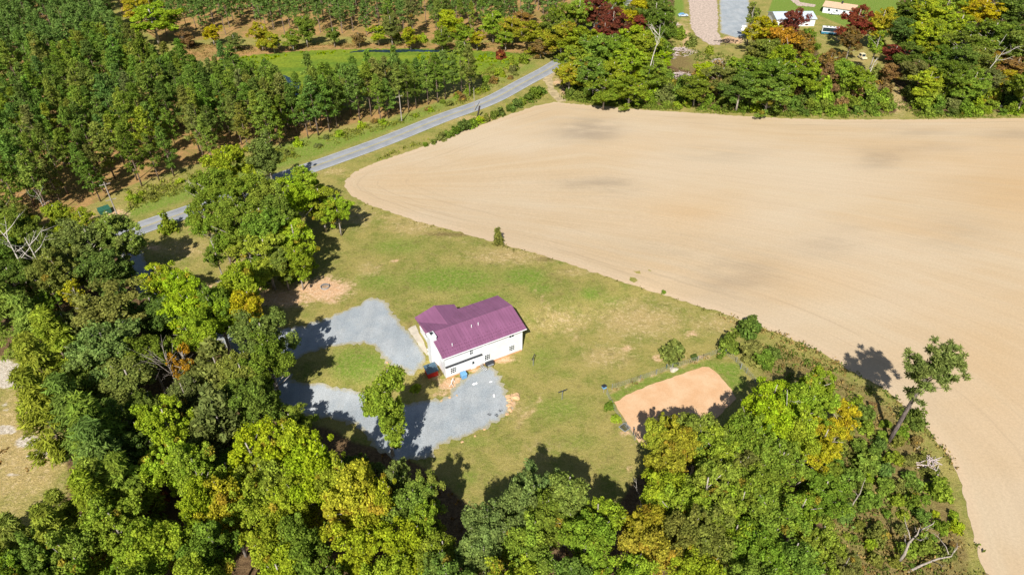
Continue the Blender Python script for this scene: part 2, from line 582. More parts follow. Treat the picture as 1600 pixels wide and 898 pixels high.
PINEFAR = [(250, 66), (320, 62), (420, 58), (500, 56), (620, 60), (720, 64), (820, 62), (880, 40), (905, -40), (170, -60), (190, 20)]
CLEARING = [(-60, 545), (30, 560), (70, 590), (95, 650), (100, 700), (112, 760), (90, 810), (30, 850), (-80, 860)]
ROUGH = [(1168, 548), (1215, 538), (1290, 568), (1350, 600), (1400, 645), (1450, 700), (1495, 790), (1525, 898), (1545, 1000), (1320, 1000), (1310, 860), (1275, 760), (1320, 690), (1310, 640), (1260, 600), (1190, 600)]
FARPATH = [(1388, 112), (1403, 138), (1412, 160), (1432, 184), (1404, 184), (1398, 162), (1390, 140), (1376, 122)]
FARYARD = [(1285, 62), (1300, 38), (1400, 40), (1396, 112), (1362, 132), (1330, 112), (1300, 75)]
ROADC = [(40, 432), (130, 393), (210, 360), (310, 325), (380, 299), (448, 275), (520, 250), (600, 221), (690, 185), (764, 158), (817, 130), (866, 103), (905, 74), (960, 20), (1010, -40)]


# ------------------------------------------------------------------ ground sheet
def blobs(u, v, lst):
    o = np.zeros_like(u)
    for (cx, cy, rx, ry, a) in lst:
        o = np.maximum(o, a * np.exp(-(((u - cx) / rx) ** 2 + ((v - cy) / ry) ** 2)))
    return o


def soft(u, v, poly, s):
    return np.clip(0.5 + poly_sdf(u, v, poly) / (2 * s), 0, 1)


def make_ground():
    xs = np.concatenate([-np.geomspace(6000, 300, 14), np.arange(-290, 290.1, 1.25), np.geomspace(300, 6000, 14)])
    ys = np.concatenate([-np.geomspace(3000, 60, 10), np.arange(-40, 20, 6), np.arange(20, 400.1, 1.25), np.geomspace(410, 9000, 16)])
    X, Y = np.meshgrid(xs, ys)
    Z = hgt(X, Y)
    nx, ny = len(xs), len(ys)
    V = np.stack([X.ravel(), Y.ravel(), Z.ravel()], 1)
    i = np.arange(nx * ny).reshape(ny, nx)
    F = np.stack([i[:-1, :-1].ravel(), i[:-1, 1:].ravel(), i[1:, 1:].ravel(), i[1:, :-1].ravel()], 1)
    u, v, d = px(V[:, 0], V[:, 1], V[:, 2])
    at = {}
    at['clay'] = blobs(u, v, [(508, 450, 50, 21, .95), (440, 468, 60, 15, .85), (395, 445, 26, 14, .7), (372, 414, 16, 12, .8), (323, 452, 14, 9, .8), (182, 338, 26, 12, .9), (150, 345, 30, 9, .7), (236, 386, 18, 7, .75), (345, 375, 12, 14, .6),
        (700, 601, 18, 12, .95), (712, 592, 14, 7, .9), (780, 561, 40, 5, .95), (745, 577, 20, 5, .9), (803, 630, 7, 16, .85), (690, 618, 22, 5, .7), (672, 540, 6, 16, .7), (680, 590, 10, 12, .65),
        (1028, 560, 15, 7, .75), (1080, 521, 16, 10, .66), (980, 545, 16, 8, .6), (1064, 556, 8, 6, .7), (1095, 558, 10, 4, .7), (978, 676, 16, 8, .7), (995, 690, 10, 9, .6), (983, 735, 6, 8, .7), (1130, 560, 10, 6, .5), (1195, 540, 7, 4, .55),
        (618, 407, 12, 3, .65), (672, 398, 8, 3, .5), (520, 470, 30, 8, .55), (1236, 158, 10, 7, .8), (1218, 173, 14, 4, .7), (1145, 62, 22, 8, .9), (1110, 28, 6, 45, .8), (1070, 55, 12, 30, .6), (880, 140, 10, 25, .55), (620, 205, 20, 4, .5), (870, 128, 12, 10, .6),
        (1405, 165, 8, 20, .4), (1312, 60, 10, 6, .6), (1430, 700, 6, 8, .6), (1245, 775, 8, 8, .55), (0, 515, 14, 16, .7)])
    at['pale'] = np.maximum(blobs(u, v, [(15, 585, 40, 26, .95), (8, 635, 14, 12, .7), (45, 690, 34, 16, .75), (75, 705, 22, 12, .85), (10, 672, 26, 10, .8), (20, 740, 30, 8, .6), (60, 765, 24, 6, .5), (615, 405, 10, 3, .5), (344, 440, 12, 6, .6), (700, 160, 20, 4, .0)]), 0)
    at['lush'] = np.maximum.reduce([blobs(u, v, [(820, 432, 45, 16, .85), (845, 450, 25, 12, .8), (925, 458, 22, 12, .8), (700, 436, 90, 22, .85), (760, 470, 70, 24, .6), (620, 385, 60, 18, .6), (590, 440, 50, 20, .6), (560, 570, 50, 32, .95), (850, 560, 40, 30, .5), (870, 640, 70, 30, .55), (1035, 592, 50, 9, .75), (1000, 604, 25, 7, .8), (1145, 578, 20, 12, .8),
        (1010, 520, 30, 10, .5), (1230, 590, 30, 10, .5), (885, 585, 25, 10, .45), (740, 690, 40, 14, .5), (960, 470, 25, 10, .5), (900, 690, 60, 20, .45), (820, 760, 30, 15, .5), (665, 480, 30, 12, .45), (735, 745, 20, 14, .6)]),
        0.7 * soft(u, v, [(950, 616), (1000, 595), (1060, 576), (1105, 562), (1140, 566), (1168, 600), (1150, 618), (1125, 585), (1105, 571), (1060, 583), (1000, 606), (962, 628)], 3), 0.75 * soft(u, v, [(460, 215), (560, 205), (790, 120), (830, 96), (840, 104), (770, 135), (640, 195), (450, 262), (200, 345), (190, 330)], 8)])
    at['dry'] = np.maximum.reduce([soft(u, v, [(950, 612), (1000, 592), (1060, 571), (1110, 554), (1128, 549), (1128, 553), (1060, 575), (1000, 596), (952, 616)], 2), 0.9 * soft(u, v, [(800, 668), (828, 640), (848, 610), (852, 613), (833, 643), (806, 672)], 2),
        0.7 * soft(u, v, [(832, 452), (860, 490), (905, 540), (912, 536), (868, 486), (838, 450)], 3), 0.5 * soft(u, v, [(560, 320), (650, 352), (760, 384), (760, 390), (650, 360), (556, 330)], 3)] + [blobs(u, v, [(1000, 500, 90, 40, .75), (880, 500, 80, 30, .6), (950, 555, 60, 25, .65), (650, 350, 60, 22, .7), (560, 340, 40, 25, .55), (800, 400, 90, 16, .75), (1120, 505, 60, 22, .6), (1270, 590, 30, 22, .45), (580, 420, 30, 14, .6), (280, 390, 60, 22, .7),
        (430, 455, 60, 30, .8), (800, 640, 40, 22, .55), (850, 700, 60, 30, .4), (620, 255, 30, 5, .6), (520, 268, 30, 8, .7), (740, 185, 60, 8, .7), (30, 700, 90, 110, .85), (1345, 100, 30, 40, .5), (1405, 150, 14, 40, .9), (1050, 450, 50, 12, .6), (900, 425, 40, 8, .6)])])
    at['brown'] = np.maximum.reduce([blobs(u, v, [(700, 366, 60, 6, .7), (860, 405, 50, 5, .7), (860, 430, 25, 9, .5), (640, 505, 10, 18, .6), (1380, 650, 40, 40, .45), (1060, 95, 40, 25, .8), (1090, 110, 30, 14, .8), (920, 490, 30, 8, .35), (1395, 150, 12, 40, .0), (960, 450, 18, 6, .5), (640, 420, 20, 8, .4)]),
        0.62 * soft(u, v, ROUGH, 10)])
    at['bright'] = np.maximum(soft(u, v, [(1200, 20), (1230, -60), (1420, -60), (1395, 40), (1330, 45), (1280, 24), (1215, 20)], 6), blobs(u, v, [(1060, 12, 12, 25, .8), (1330, 40, 25, 14, .55), (1300, 66, 20, 8, .5)]))
    at['tan'] = np.maximum(np.clip((poly_sdf(u, v, PINEGROUND) - 5) / 12, 0, 1), np.maximum(soft(u, v, PINEFAR, 5), soft(u, v, [(240, 92), (300, 70), (420, 74), (560, 68), (700, 68), (850, 66), (850, 84), (560, 80), (330, 96)], 4)))
    at['tan'] = np.where(v < -55, 0.8, at['tan'])
    at['forest'] = np.maximum.reduce([soft(u, v, FOREST, 14), soft(u, v, FOREST2, 6)]) * (1 - soft(u, v, CLEARING, 14)) * (1 - soft(u, v, FARPATH, 3)) * (1 - soft(u, v, FARYARD, 5))
    far = (np.abs(V[:, 0]) > 300) | (V[:, 1] > 420) | (V[:, 1] < 20)
    at['forest'] = np.where(far, 0.6, at['forest'])
    for k in ('clay', 'pale', 'lush', 'dry', 'brown', 'bright', 'tan'):
        at[k] = np.where(d < 20, 0, at[k])
    me = bpy.data.meshes.new('ground')
    me.vertices.add(len(V)); me.vertices.foreach_set('co', V.astype(np.float32).ravel())
    me.loops.add(F.size); me.loops.foreach_set('vertex_index', F.astype(np.int32).ravel())
    me.polygons.add(len(F)); me.polygons.foreach_set('loop_start', np.arange(0, F.size, 4, dtype=np.int32))
    me.polygons.foreach_set('use_smooth', np.ones(len(F), bool))
    for k, arr in at.items():
        a = me.attributes.new(k, 'FLOAT', 'POINT'); a.data.foreach_set('value', arr.astype(np.float32))
    me.materials.append(M['ground'])
    me.update(calc_edges=True)
    o = link_obj('ground', me)
    o['kind'] = 'structure'
    return o


make_ground()


def sheet(name, poly, m, off, step, jitter=0.25, attrs=None, sub=0.8, flow=None):
    """a draped sheet with a ragged outline; poly in metres"""
    P = [np.array(p, float) for p in poly]
    out = []
    r = np.random.default_rng(len(poly) + int(off * 1000))
    for a, b in zip(P, P[1:] + P[:1]):
        L = np.linalg.norm(b - a)
        n = max(1, int(L / sub)) if L < 400 else 8
        nr = np.array([-(b - a)[1], (b - a)[0]]) / max(L, 1e-6)
        for k in range(n):
            q = a + (b - a) * k / n
            out.append(q + nr * r.normal(0, jitter * 0.5))
    out = np.array(out)
    x0, y0 = out.min(0); x1, y1 = out.max(0)
    gx, gy = np.meshgrid(np.arange(x0, x1, step), np.arange(y0, y1, step))
    gx = gx.ravel() + r.uniform(-.2, .2, gx.size) * step
    gy = gy.ravel() + r.uniform(-.2, .2, gy.size) * step
    s = poly_sdf(gx, gy, out)
    keep = s > step * 0.45
    pts = np.vstack([out, np.stack([gx[keep], gy[keep]], 1)])
    n = len(out)
    edges = [(i, (i + 1) % n) for i in range(n)]
    vs, es, fs, *_ = geometry.delaunay_2d_cdt([Vector(p) for p in pts], edges, [list(range(n))], 1, 1e-4)
    V = np.array([(p.x, p.y) for p in vs])
    z = hgt(V[:, 0], V[:, 1]) + off
    at = {'edge': np.abs(poly_sdf(V[:, 0], V[:, 1], out))}
    if flow:
        dl, dt = (np.abs(poly_sdf(V[:, 0], V[:, 1], f + f[::-1][1:-1])) for f in flow)
        at['flow'] = 90 * dl / (dl + dt + 1e-6)
    if attrs:
        u, v, d = px(V[:, 0], V[:, 1], z)
        at.update({k: blobs(u, v, [(a, b, c * 1.7, d_ * 1.8, e * .85) for a, b, c, d_, e in l]) for k, l in attrs.items()})
    o = link_mesh(name, np.column_stack([V, z]), fs, m, None, True, at)
    me = o.data
    me.update()
    if me.polygons and sum(p.normal.z for p in me.polygons) < 0:
        me.flip_normals()
    o['kind'] = 'structure'
    return o


FIELD_W = gpoly(FIELD)
GRAVEL_W = gpoly(GRAVEL)
SAND_W = gpoly(SAND)
sheet('field', FIELD_W, M['field'], 0.03, 3.0, 0.35, {
    'damp': [(922, 203, 34, 12, .8), (905, 212, 40, 8, .5), (1372, 248, 24, 9, .75), (1398, 234, 45, 10, .45), (1455, 230, 55, 7, .4), (1440, 205, 50, 6, .4), (934, 287, 45, 8, .6), (960, 300, 35, 8, .5), (1150, 435, 60, 26, .55), (1190, 455, 40, 14, .45),
             (1319, 384, 60, 14, .5), (1330, 370, 30, 16, .4), (1075, 385, 70, 16, .35), (1581, 211, 40, 7, .5), (1480, 365, 60, 20, .35), (1545, 300, 60, 20, .25), (1130, 240, 60, 10, .3), (880, 190, 30, 8, .3), (1330, 595, 20, 14, .2)],
    'orange': [(1080, 330, 50, 14, .8), (1260, 445, 70, 20, .7), (1590, 290, 60, 40, .9), (1560, 260, 90, 26, .6), (1430, 350, 60, 16, .5), (980, 230, 40, 8, .5), (1540, 560, 80, 40, .6), (1560, 640, 60, 60, .7), (1450, 560, 80, 30, .4), (1500, 480, 100, 24, .4), (640, 290, 40, 10, .3), (1420, 230, 60, 10, .4)]},
      flow=(gpoly(FIELD[FIELD.index((541, 281)):FIELD.index((1541, 905)) + 1]), gpoly(FIELD[FIELD.index((541, 281))::-1] + FIELD[:FIELD.index((2300, 180)) - 1:-1])))
sheet('gravel_drive', GRAVEL_W, M['gravel'], 0.05, 1.3, 0.6, sub=0.6)
sheet('sand_arena', SAND_W, M['sand'], 0.04, 2.0, 0.14)
sheet('marsh', gpoly(MARSH), M['marsh'], 0.05, 6.0, 0.8)
sheet('pond_water', gpoly([(545, 82.5), (560, 79.5), (590, 78.3), (640, 77.8), (700, 79), (735, 81.5), (700, 82.5), (640, 81.2), (615, 83.5), (585, 81.5)]), M['water'], 0.09, 6.0, 0.5)
sheet('pond_pool', gpoly([(395, 128), (420, 116), (445, 118), (470, 130), (465, 150), (430, 156), (400, 146)]), M['water'], 0.09, 6.0, 0.5)
sheet('gravel_yard', gpoly([(1126, 52), (1124, 10), (1122, -30), (1170, -30), (1172, 30), (1164, 56), (1150, 60)]), M['gravel'], 0.05, 3.0, 0.5)
sheet('wood_chip_strip', gpoly([(1074, -20), (1118, -20), (1122, 20), (1121, 50), (1128, 62), (1126, 71), (1108, 70), (1090, 58), (1080, 45), (1078, 20)]), M['chips'], 0.06, 3.0, 0.6)
sheet('far_driveway', gpoly([(1222, -10), (1238, -10), (1250, 4), (1275, 8), (1272, 11.5), (1245, 9)]), M['chips'], 0.05, 3.0, 0.4)
sheet('patio', gpoly([(637, 514), (649, 508), (657, 525), (667, 545), (668, 556), (658, 545)]), M['concrete'], 0.07, 1.2, 0.1)
sheet('field_track', gpoly([(858, 108), (868, 112), (862, 124), (866, 138), (880, 152), (886, 159), (872, 160), (858, 146), (852, 130), (845, 120)]), M['track'], 0.02, 2.0, 0.5)


def ribbon(name, centre, half, m, off, side=0.0):
    C = [np.array(c) for c in centre]
    V, F, ac = [], [], []
    acr = [-1, -0.5, 0, 0.5, 1]
    for i, c in enumerate(C):
        d = C[min(i + 1, len(C) - 1)] - C[max(i - 1, 0)]
        n = np.array([-d[1], d[0]]) / np.linalg.norm(d)
        for a in acr:
            q = c + n * (side + a * half)
            V.append((q[0], q[1], float(hgt(*q)) + off)); ac.append((a + 1) / 2)
    k = len(acr)
    for i in range(len(C) - 1):
        for j in range(k - 1):
            F.append((i * k + j, (i + 1) * k + j, (i + 1) * k + j + 1, i * k + j + 1))
    o = link_mesh(name, V, F, m, None, True, {'across': ac})
    if sum(p.normal.z for p in o.data.polygons) < 0:
        o.data.flip_normals()
    o['kind'] = 'structure'
    return o


ROAD_W = catmull(gpoly(ROADC), False, 10)
ribbon('road', ROAD_W, 3.3, M['asphalt'], 0.06)
ribbon('road_marking', ROAD_W, 0.10, M['paint_yellow'], 0.075, 0.18)
ribbon('road_marking', ROAD_W, 0.10, M['paint_yellow'], 0.075, -0.18)
ribbon('road_marking', ROAD_W, 0.07, M['paint_white'], 0.075, 3.0)
ribbon('road_marking', ROAD_W, 0.07, M['paint_white'], 0.075, -3.0)


# ------------------------------------------------------------------ the farmhouse
HL, HD, WP, WW = 16.0, 10.45, 1.62, 7.15
OV, OW, ZE = 0.604, 0.625, 5.80
PIT = 0.272
ZR = ZE + (HD / 2 + OV) * PIT


def hw(x, y, z=0.0):
    """house-local to world"""
    return (HX + x * cH - y * sH, HY + x * sH + y * cH, z)


def add_window(parent, face, c, z0, w, h, cols=2, rows=2, d=0.06):
    """framed window with muntins; face 'rear' looks along -y, 'west' along -x, 'east' along +x"""
    t = 0.08

    def put(mb, u0, u1, v0, v1, d0, d1):
        if face == 'rear':
            mb.box(c + u0, c + u1, -d1, -d0, z0 + v0, z0 + v1)
        elif face == 'west':
            mb.box(-d1, -d0, c + u0, c + u1, z0 + v0, z0 + v1)
        else:
            mb.box(HL + d0, HL + d1, c + u0, c + u1, z0 + v0, z0 + v1)
    f = MB()
    put(f, -w / 2, w / 2, 0, t, 0, d); put(f, -w / 2, w / 2, h - t, h, 0, d)
    put(f, -w / 2, -w / 2 + t, t, h - t, 0, d); put(f, w / 2 - t, w / 2, t, h - t, 0, d)
    for i in range(1, cols):
        x = -w / 2 + w * i / cols
        put(f, x - .025, x + .025, t, h - t, 0.012, d - .01)
    for i in range(1, rows):
        z = h * i / rows
        put(f, -w / 2 + t, w / 2 - t, z - .03, z + .03, 0.012, d - .006)
    put(f, -w / 2 - .1, w / 2 + .1, -.1, -.003, 0, .13)
    fr = f.done('window', M['white'], parent)
    p = MB()
    put(p, -w / 2 + t, w / 2 - t, t, h - t, 0.002, 0.010)
    p.done('pane', M['glass'], fr)
    return fr


house = thing('farmhouse', 'white two storey farmhouse with plum metal roof beside the grey gravel lots', 'house', (HX, HY, 0), HTH)
b = MB()
top = ZE + OV * PIT - 0.16
b.prism([(0, -.4), (HD, -.4), (HD, top), (HD / 2, top + HD / 2 * PIT), (0, top)], 'x', 0, HL)
b.done('wall', M['siding'], house)
b = MB()
zw = ZE + 4.2 * 0.31
b.prism([(0.02, -.3), (WW, -.3), (WW, ZE - .02), (WW / 2 - .02, zw - .22), (0.02, ZE - .02)], 'y', HD + .002, HD + WP)
b.done('wing_wall', M['siding'], house)


def roof_profile(lo, hi, zl, zp, t=0.13):
    m_ = (lo + hi) / 2
    return [(lo, zl), (m_, zp), (hi, zl), (hi, zl - t), (m_, zp - t), (lo, zl - t)]


rf = MB()
rf.prism(roof_profile(-OV, HD + OV, ZE, ZR), 'x', -OW, HL + OW)
sl_ = math.hypot(1, PIT)
for i in range(29):                                   # standing seams
    x = -OW + 0.25 + i * (HL + 2 * OW - .5) / 28
    for s0, s1 in ((-OV + .02, HD / 2 - .05), (HD / 2 + .05, HD + OV - .02)):
        z0 = ZR - abs(s0 - HD / 2) * PIT; z1 = ZR - abs(s1 - HD / 2) * PIT
        rf.add([(x - .015, s0, z0 - .01), (x + .015, s0, z0 - .01), (x + .015, s1, z1 - .01), (x - .015, s1, z1 - .01),
                (x - .015, s0, z0 + .06), (x + .015, s0, z0 + .06), (x + .015, s1, z1 + .06), (x - .015, s1, z1 + .06)],
               [(4, 5, 6, 7), (0, 1, 5, 4), (1, 2, 6, 5), (2, 3, 7, 6), (3, 0, 4, 7)])
sg = rf
for row in (0.75, 1.45, 2.1):                          # snow stops in three lines above the rear eave
    for i in range(36):
        x = -.2 + i * .47 + (row > 1) * .2
        if row == 2.1 and i % 2:
            continue
        y = -OV + row
        z = ZE + row * PIT
        sg.box(x - .07, x + .07, y - .05, y + .05, z + .004, z + .17)
main_roof = rf.done('roof', M['roof'], house)
rc = MB()
rc.prism([(HD / 2 - .16, ZR - .02), (HD / 2, ZR + .035), (HD / 2 + .16, ZR - .02)], 'x', -OW - .01, HL + OW + .01)
rc.done('ridge_cap', M['roof'], main_roof)
wr = MB()
wlo, whi = -OW + .006, WW + .63
wr.prism(roof_profile(wlo, whi, ZE + .004, zw), 'y', HD / 2 + .9, HD + WP + OV)
wing_roof = wr.done('wing_roof', M['roof'], house)
rc = MB()
mx = (wlo + whi) / 2
rc.prism([(mx - .16, zw - .025), (mx, zw + .035), (mx + .16, zw - .025)], 'y', HD / 2 + 1.3, HD + WP + OV + .01)
rc.done('ridge_cap', M['roof'], wing_roof)
for nm, q in (('fascia', [(-OW, HL + OW, -OV - .03, -OV - .003)]), ):
    f = MB()
    for x0, x1, y0, y1 in q:
        f.box(x0, x1, y0, y1, ZE - .15, ZE - .012)
    f.done(nm, M['white'], house)
for x, y in ((7.15, 3.55), (8.55, 3.55), (2.1, 1.25)):      # white vent pipes
    p = MB()
    z = ZE + (y + OV) * PIT
    p.tube([(x, y, z - .05), (x, y, z + .5)], .075, 8)
    p.tube([(x, y, z + .5), (x, y, z + .56)], .10, 8)
    p.done('vent_pipe', M['white'], house)
# chimney chase on the west gable
ch = MB()
ch.box(-1.25, -.003, 3.4, 5.0, .5, 7.75)
chim = ch.done('chimney', M['siding'], house)
c2 = MB(); c2.box(-1.31, .05, 3.34, 5.06, 7.755, 7.85); c2.done('chimney_cap', M['white'], chim)
c3 = MB(); c3.tube([(-.65, 4.25, 7.85), (-.65, 4.25, 8.25)], .16, 8); c3.box(-.92, -.38, 3.98, 4.52, 8.25, 8.30); c3.done('flue', M['dark'], chim)
# rear wall openings
for cx, z0, w_, h_, co, ro in ((1.45, .85, 1.25, 1.45, 3, 3), (8.5, .95, 1.25, 1.45, 3, 3), (13.75, .95, 1.25, 1.45, 3, 3),
                               (5.25, 3.75, .75, 1.35, 2, 2), (8.25, 4.75, .9, .55, 2, 1), (13.7, 4.35, 1.15, .75, 2, 1), (1.1, 4.85, .9, .5, 2, 1)):
    add_window(house, 'rear', cx, z0, w_, h_, co, ro)
d = MB()
d.box(5.0, 5.07, -.07, -.002, .12, 2.35); d.box(6.03, 6.1, -.07, -.002, .12, 2.35); d.box(5.07, 6.03, -.07, -.002, 2.28, 2.35)
d.box(5.07, 6.03, -.045, -.004, .12, 2.28)
door = d.done('door', M['white'], house)
p = MB(); p.box(5.33, 5.77, -.055, -.047, 1.3, 1.95); p.done('pane', M['glass'], door)
p = MB(); p.tube([(5.95, -.05, 1.1), (5.95, -.13, 1.1)], .035, 6); p.done('handle', M['dark'], door)
lg = MB(); lg.box(-.1, 7.35, -.32, -.003, 2.92, 3.10); lg.done('ledge', M['dark'], house)
fd = MB()
fd.box(-.03, HL + .03, -.035, -.004, -.3, .34); fd.box(HL + .004, HL + .035, -.035, HD, -.3, .34)
fd.done('foundation', M['foundation'], house)
for x in (0, HL):
    cb = MB()
    cb.box(x - .07 if x == 0 else x - .06, x + .06 if x == 0 else x + .07, -.028, .06, .345, top - .03)
    cb.done('corner_trim', M['white'], house)
gt = MB(); gt.box(-OW, HL + OW, -OV - .14, -OV - .034, ZE - .14, ZE - .02); gt.box(HL - .16, HL - .07, -.12, -.03, .3, ZE - .3); gt.done('gutter', M['white'], house)
# west wall
add_window(house, 'west', 8.9, 3.35, 1.5, 1.5, 2, 2)
add_window(house, 'west', 11.3, 3.9, .8, .7, 1, 2)
add_window(house, 'west', 1.6, 3.6, .9, 1.2, 1, 2)
d = MB(); d.box(-.06, -.003, 6.3, 7.3, 2.1, 4.3); dw = d.done('door', M['white'], house)
p = MB(); p.box(-.07, -.062, 6.55, 7.05, 3.2, 4.0); p.done('pane', M['glass'], dw)
st = MB()
for i in range(6):                                    # white steps down from the side door
    st.box(-.95, -.05, 5.95 - i * .32, 6.28 - i * .32, 1.2, 2.05 - i * .16)
stp = st.done('steps', M['white'], house)
rl = MB()
for x in (-.98, ):
    rl.tube([(x, 6.2, 3.1), (x, 4.2, 2.1)], .045, 6)
    for k in range(4):
        y = 6.2 - k * .66
        rl.tube([(x, y, 1.2), (x, y, 3.1 - k * .33)], .04, 6)
rl.done('railing', M['white'], stp)

# ------------------------------------------------------------------ things about the yard
def at(u, v, z=0.0):
    x, y = gp(u, v)
    return (x, y, float(hgt(x, y)) + z)


# small red shed with slate lean-to roof against the west wall
t = thing('lean_to_shed', 'small red shed with slate blue roof against the side of the white house', 'shed', hw(-2.0, 2.3, float(hgt(*hw(-2.0, 2.3)[:2]))), HTH)
b = MB(); b.prism([(-.8, -.4), (.8, -.4), (.8, 1.6), (-.8, 1.1)], 'x', -1.0, 1.0); body = b.done('body', M['red'], t)
b = MB(); b.prism([(-.92, 1.07), (1.0, 1.67), (1.0, 1.75), (-.92, 1.15)], 'x', -1.15, 1.15); b.done('roof', M['slate'], t)
b = MB(); b.box(-.5, .4, -.84, -.803, -.1, 1.0); b.done('door', M['red'], t)
# blue cart
t = thing('garbage_cart', 'light blue lidded garbage cart by the basement door', 'garbage bin', hw(2.9, -1.25), HTH)
b = MB(); b.prism([(-.42, .12), (.42, .12), (.5, 1.15), (-.5, 1.15)], 'x', -.5, .5); b.done('body', M['blue'], t)
b = MB(); b.prism([(-.56, 1.155), (.52, 1.155), (.40, 1.30), (-.45, 1.27)], 'x', -.55, .55); b.done('lid', M['blue'], t)
for s in (-1, 1):
    b = MB(); b.tube([(s * .51, .36, .14), (s * .57, .36, .14)], .14, 10); b.done('wheel', M['rubber'], t)
b = MB(); b.tube([(-.4, .58, 1.1), (.4, .58, 1.1)], .03, 6); b.done('handle', M['dark'], t)
# covered grill
t = thing('covered_grill', 'dark rounded barrel grill under the basement window', 'grill', hw(8.45, -.95), HTH)
b = MB(); prof = [(math.cos(a) * .42, .95 + math.sin(a) * .42) for a in np.linspace(0, 2 * math.pi, 14)[:-1]]; b.prism(prof, 'x', -.75, .75); b.done('barrel', M['dark'], t)
for sx in (-.6, .6):
    for sy in (-.28, .28):
        b = MB(); b.tube([(sx, sy * 1.2, 0), (sx, sy, .7)], .035, 6); b.done('leg', M['dark'], t)
b = MB(); b.box(-.6, .6, -.75, -.40, .92, .95); b.done('side_shelf', M['galv'], t)
# striped folded chair
t = thing('lawn_chair', 'black and white striped lawn chair beside the dark grill', 'chair', hw(7.15, -1.35), HTH + .4)
for k in range(5):
    b = MB(); b.box(-.35, .35, -.42 + k * .17, -.29 + k * .17, .40, .43); b.done('seat_slat', M['dark' if k % 2 else 'white'], t)
for k in range(5):
    z = .45 + k * .14
    b = MB(); b.box(-.35, .35, .42 + k * .06, .45 + k * .06, z, z + .11); b.done('back_slat', M['white' if k % 2 else 'dark'], t)
for sx in (-.35, .35):
    b = MB(); b.tube([(sx, -.4, 0), (sx, -.42, .42), (sx, .42, .42), (sx, .75, 1.15)], .025, 6); b.tube([(sx, .55, 0), (sx, .2, .42)], .025, 6); b.done('side_frame', M['galv'], t)
# sawhorse at the corner
t = thing('sawhorse', 'white wooden sawhorse leaning by the house corner on bare clay', 'sawhorse', hw(.35, -1.75), HTH + .9)
b = MB(); b.box(-.75, .75, -.05, .05, .78, .88); b.done('beam', M['white'], t)
for sx in (-.6, .6):
    for sy in (-1, 1):
        b = MB(); b.tube([(sx, sy * .38, 0), (sx, sy * .03, .80)], .045, 5); b.done('leg', M['white'], t)
# white scraps on the gravel
for (u, v, lab, ss) in ((742, 600, 'crumpled white plastic sheet lying on gravel near the blue cart', .62), (772, 619.5, 'round white bucket standing alone on the gravel', .4), (767, 597, 'small white plastic scrap on gravel below the grill', .35)):
    t = at(u, v)
    if ss == .4:
        k = thing('bucket', lab, 'bucket', t)
        b = MB(); b.tube([(0, 0, 0), (0, 0, .42)], [.17, .21], 10); b.done('body', M['white'], k)
        b = MB(); b.tube([(0, 0, .42), (0, 0, .45)], .23, 10); b.done('lid', M['white'], k)
    else:
        n = 7
        V = [((i - 3) * .16 * ss * 1.6, (j - 3) * .07 * ss * 1.6, .09 + .10 * random.random()) for i in range(n) for j in range(n)]
        F = [(i * n + j, (i + 1) * n + j, (i + 1) * n + j + 1, i * n + j + 1) for i in range(n - 1) for j in range(n - 1)]
        o = link_mesh('plastic_scrap', V, F, M['white'], None, False, None, t); o.rotation_euler.z = HTH; tag(o, lab, 'scrap')
for (u, v, lab) in ((765, 647, 'dark torn mat lying flat on gravel, furthest from the clay rocks'), (776, 648.5, 'dark torn mat on gravel, between two other mats'), (782, 641, 'dark torn mat lying on gravel, closest to the clay rocks')):
    n = 9
    V = [((i - 4) * .17 + random.uniform(-.07, .07), (j - 4) * .14 + random.uniform(-.07, .07), .08 + .05 * random.random()) for i in range(n) for j in range(n)]
    F = [(i * n + j, (i + 1) * n + j, (i + 1) * n + j + 1, i * n + j + 1) for i in range(n - 1) for j in range(n - 1) if random.random() < .72]
    o = link_mesh('torn_mat', V, F, M['dark'], None, False, None, at(u, v)); o.rotation_euler.z = random.random() * 3; o.scale = (.5, .5, .5)
    tag(o, lab, 'mat')


def rock(u, v, r, label, m='rock', group=None, name='rock'):
    import bmesh
    bm = bmesh.new()
    bmesh.ops.create_icosphere(bm, subdivisions=2, radius=1)
    ph = [random.uniform(0, 6) for _ in range(6)]
    for q in bm.verts:
        c = q.co.copy()
        k = 1 + .22 * math.sin(3 * c.x + ph[0]) + .2 * math.sin(3.3 * c.y + ph[1]) + .15 * math.sin(4 * c.z + ph[2]) + random.uniform(-.06, .06)
        q.co = Vector((c.x * r * k, c.y * r * k * .8, max(c.z, -.4) * r * k * .55))
    me = bpy.data.meshes.new(name); bm.to_mesh(me); bm.free()
    me.materials.append(M[m])
    x, y, z = at(u, v)
    o = link_obj(name, me, None, (x, y, z + r * .12)); o.rotation_euler.z = random.random() * 6
    tag(o, label, 'rock', group)


rock(805, 619.5, .85, 'large pale orange clay boulder beside the gravel edge')
for k in range(9):
    rock(795 + random.uniform(-4, 6), 618 + k * 3.6 + random.uniform(-2, 2), random.uniform(.2, .5), 'small orange clay rock among the rubble on the gravel edge', 'rock', 'clay rocks along the gravel edge')
for k, (u, v) in enumerate(((703, 621), (714, 618), (722, 690), (742, 681), (690, 626), (612, 572), (605, 566), (757, 671))):
    rock(u, v, random.uniform(.18, .32), 'small pale stone at the rim of the gravel lot', 'rock', 'pale stones at the gravel rim')
rock(1053, 577, .8, 'pale flat rock below the dark bush above the arena', 'concrete')
rock(1431, 698, .5, 'pale rock in the weeds beside the lone pine', 'concrete')
rock(1558, 166, 1.6, 'grey white slab of rock in the far hedge', 'concrete')


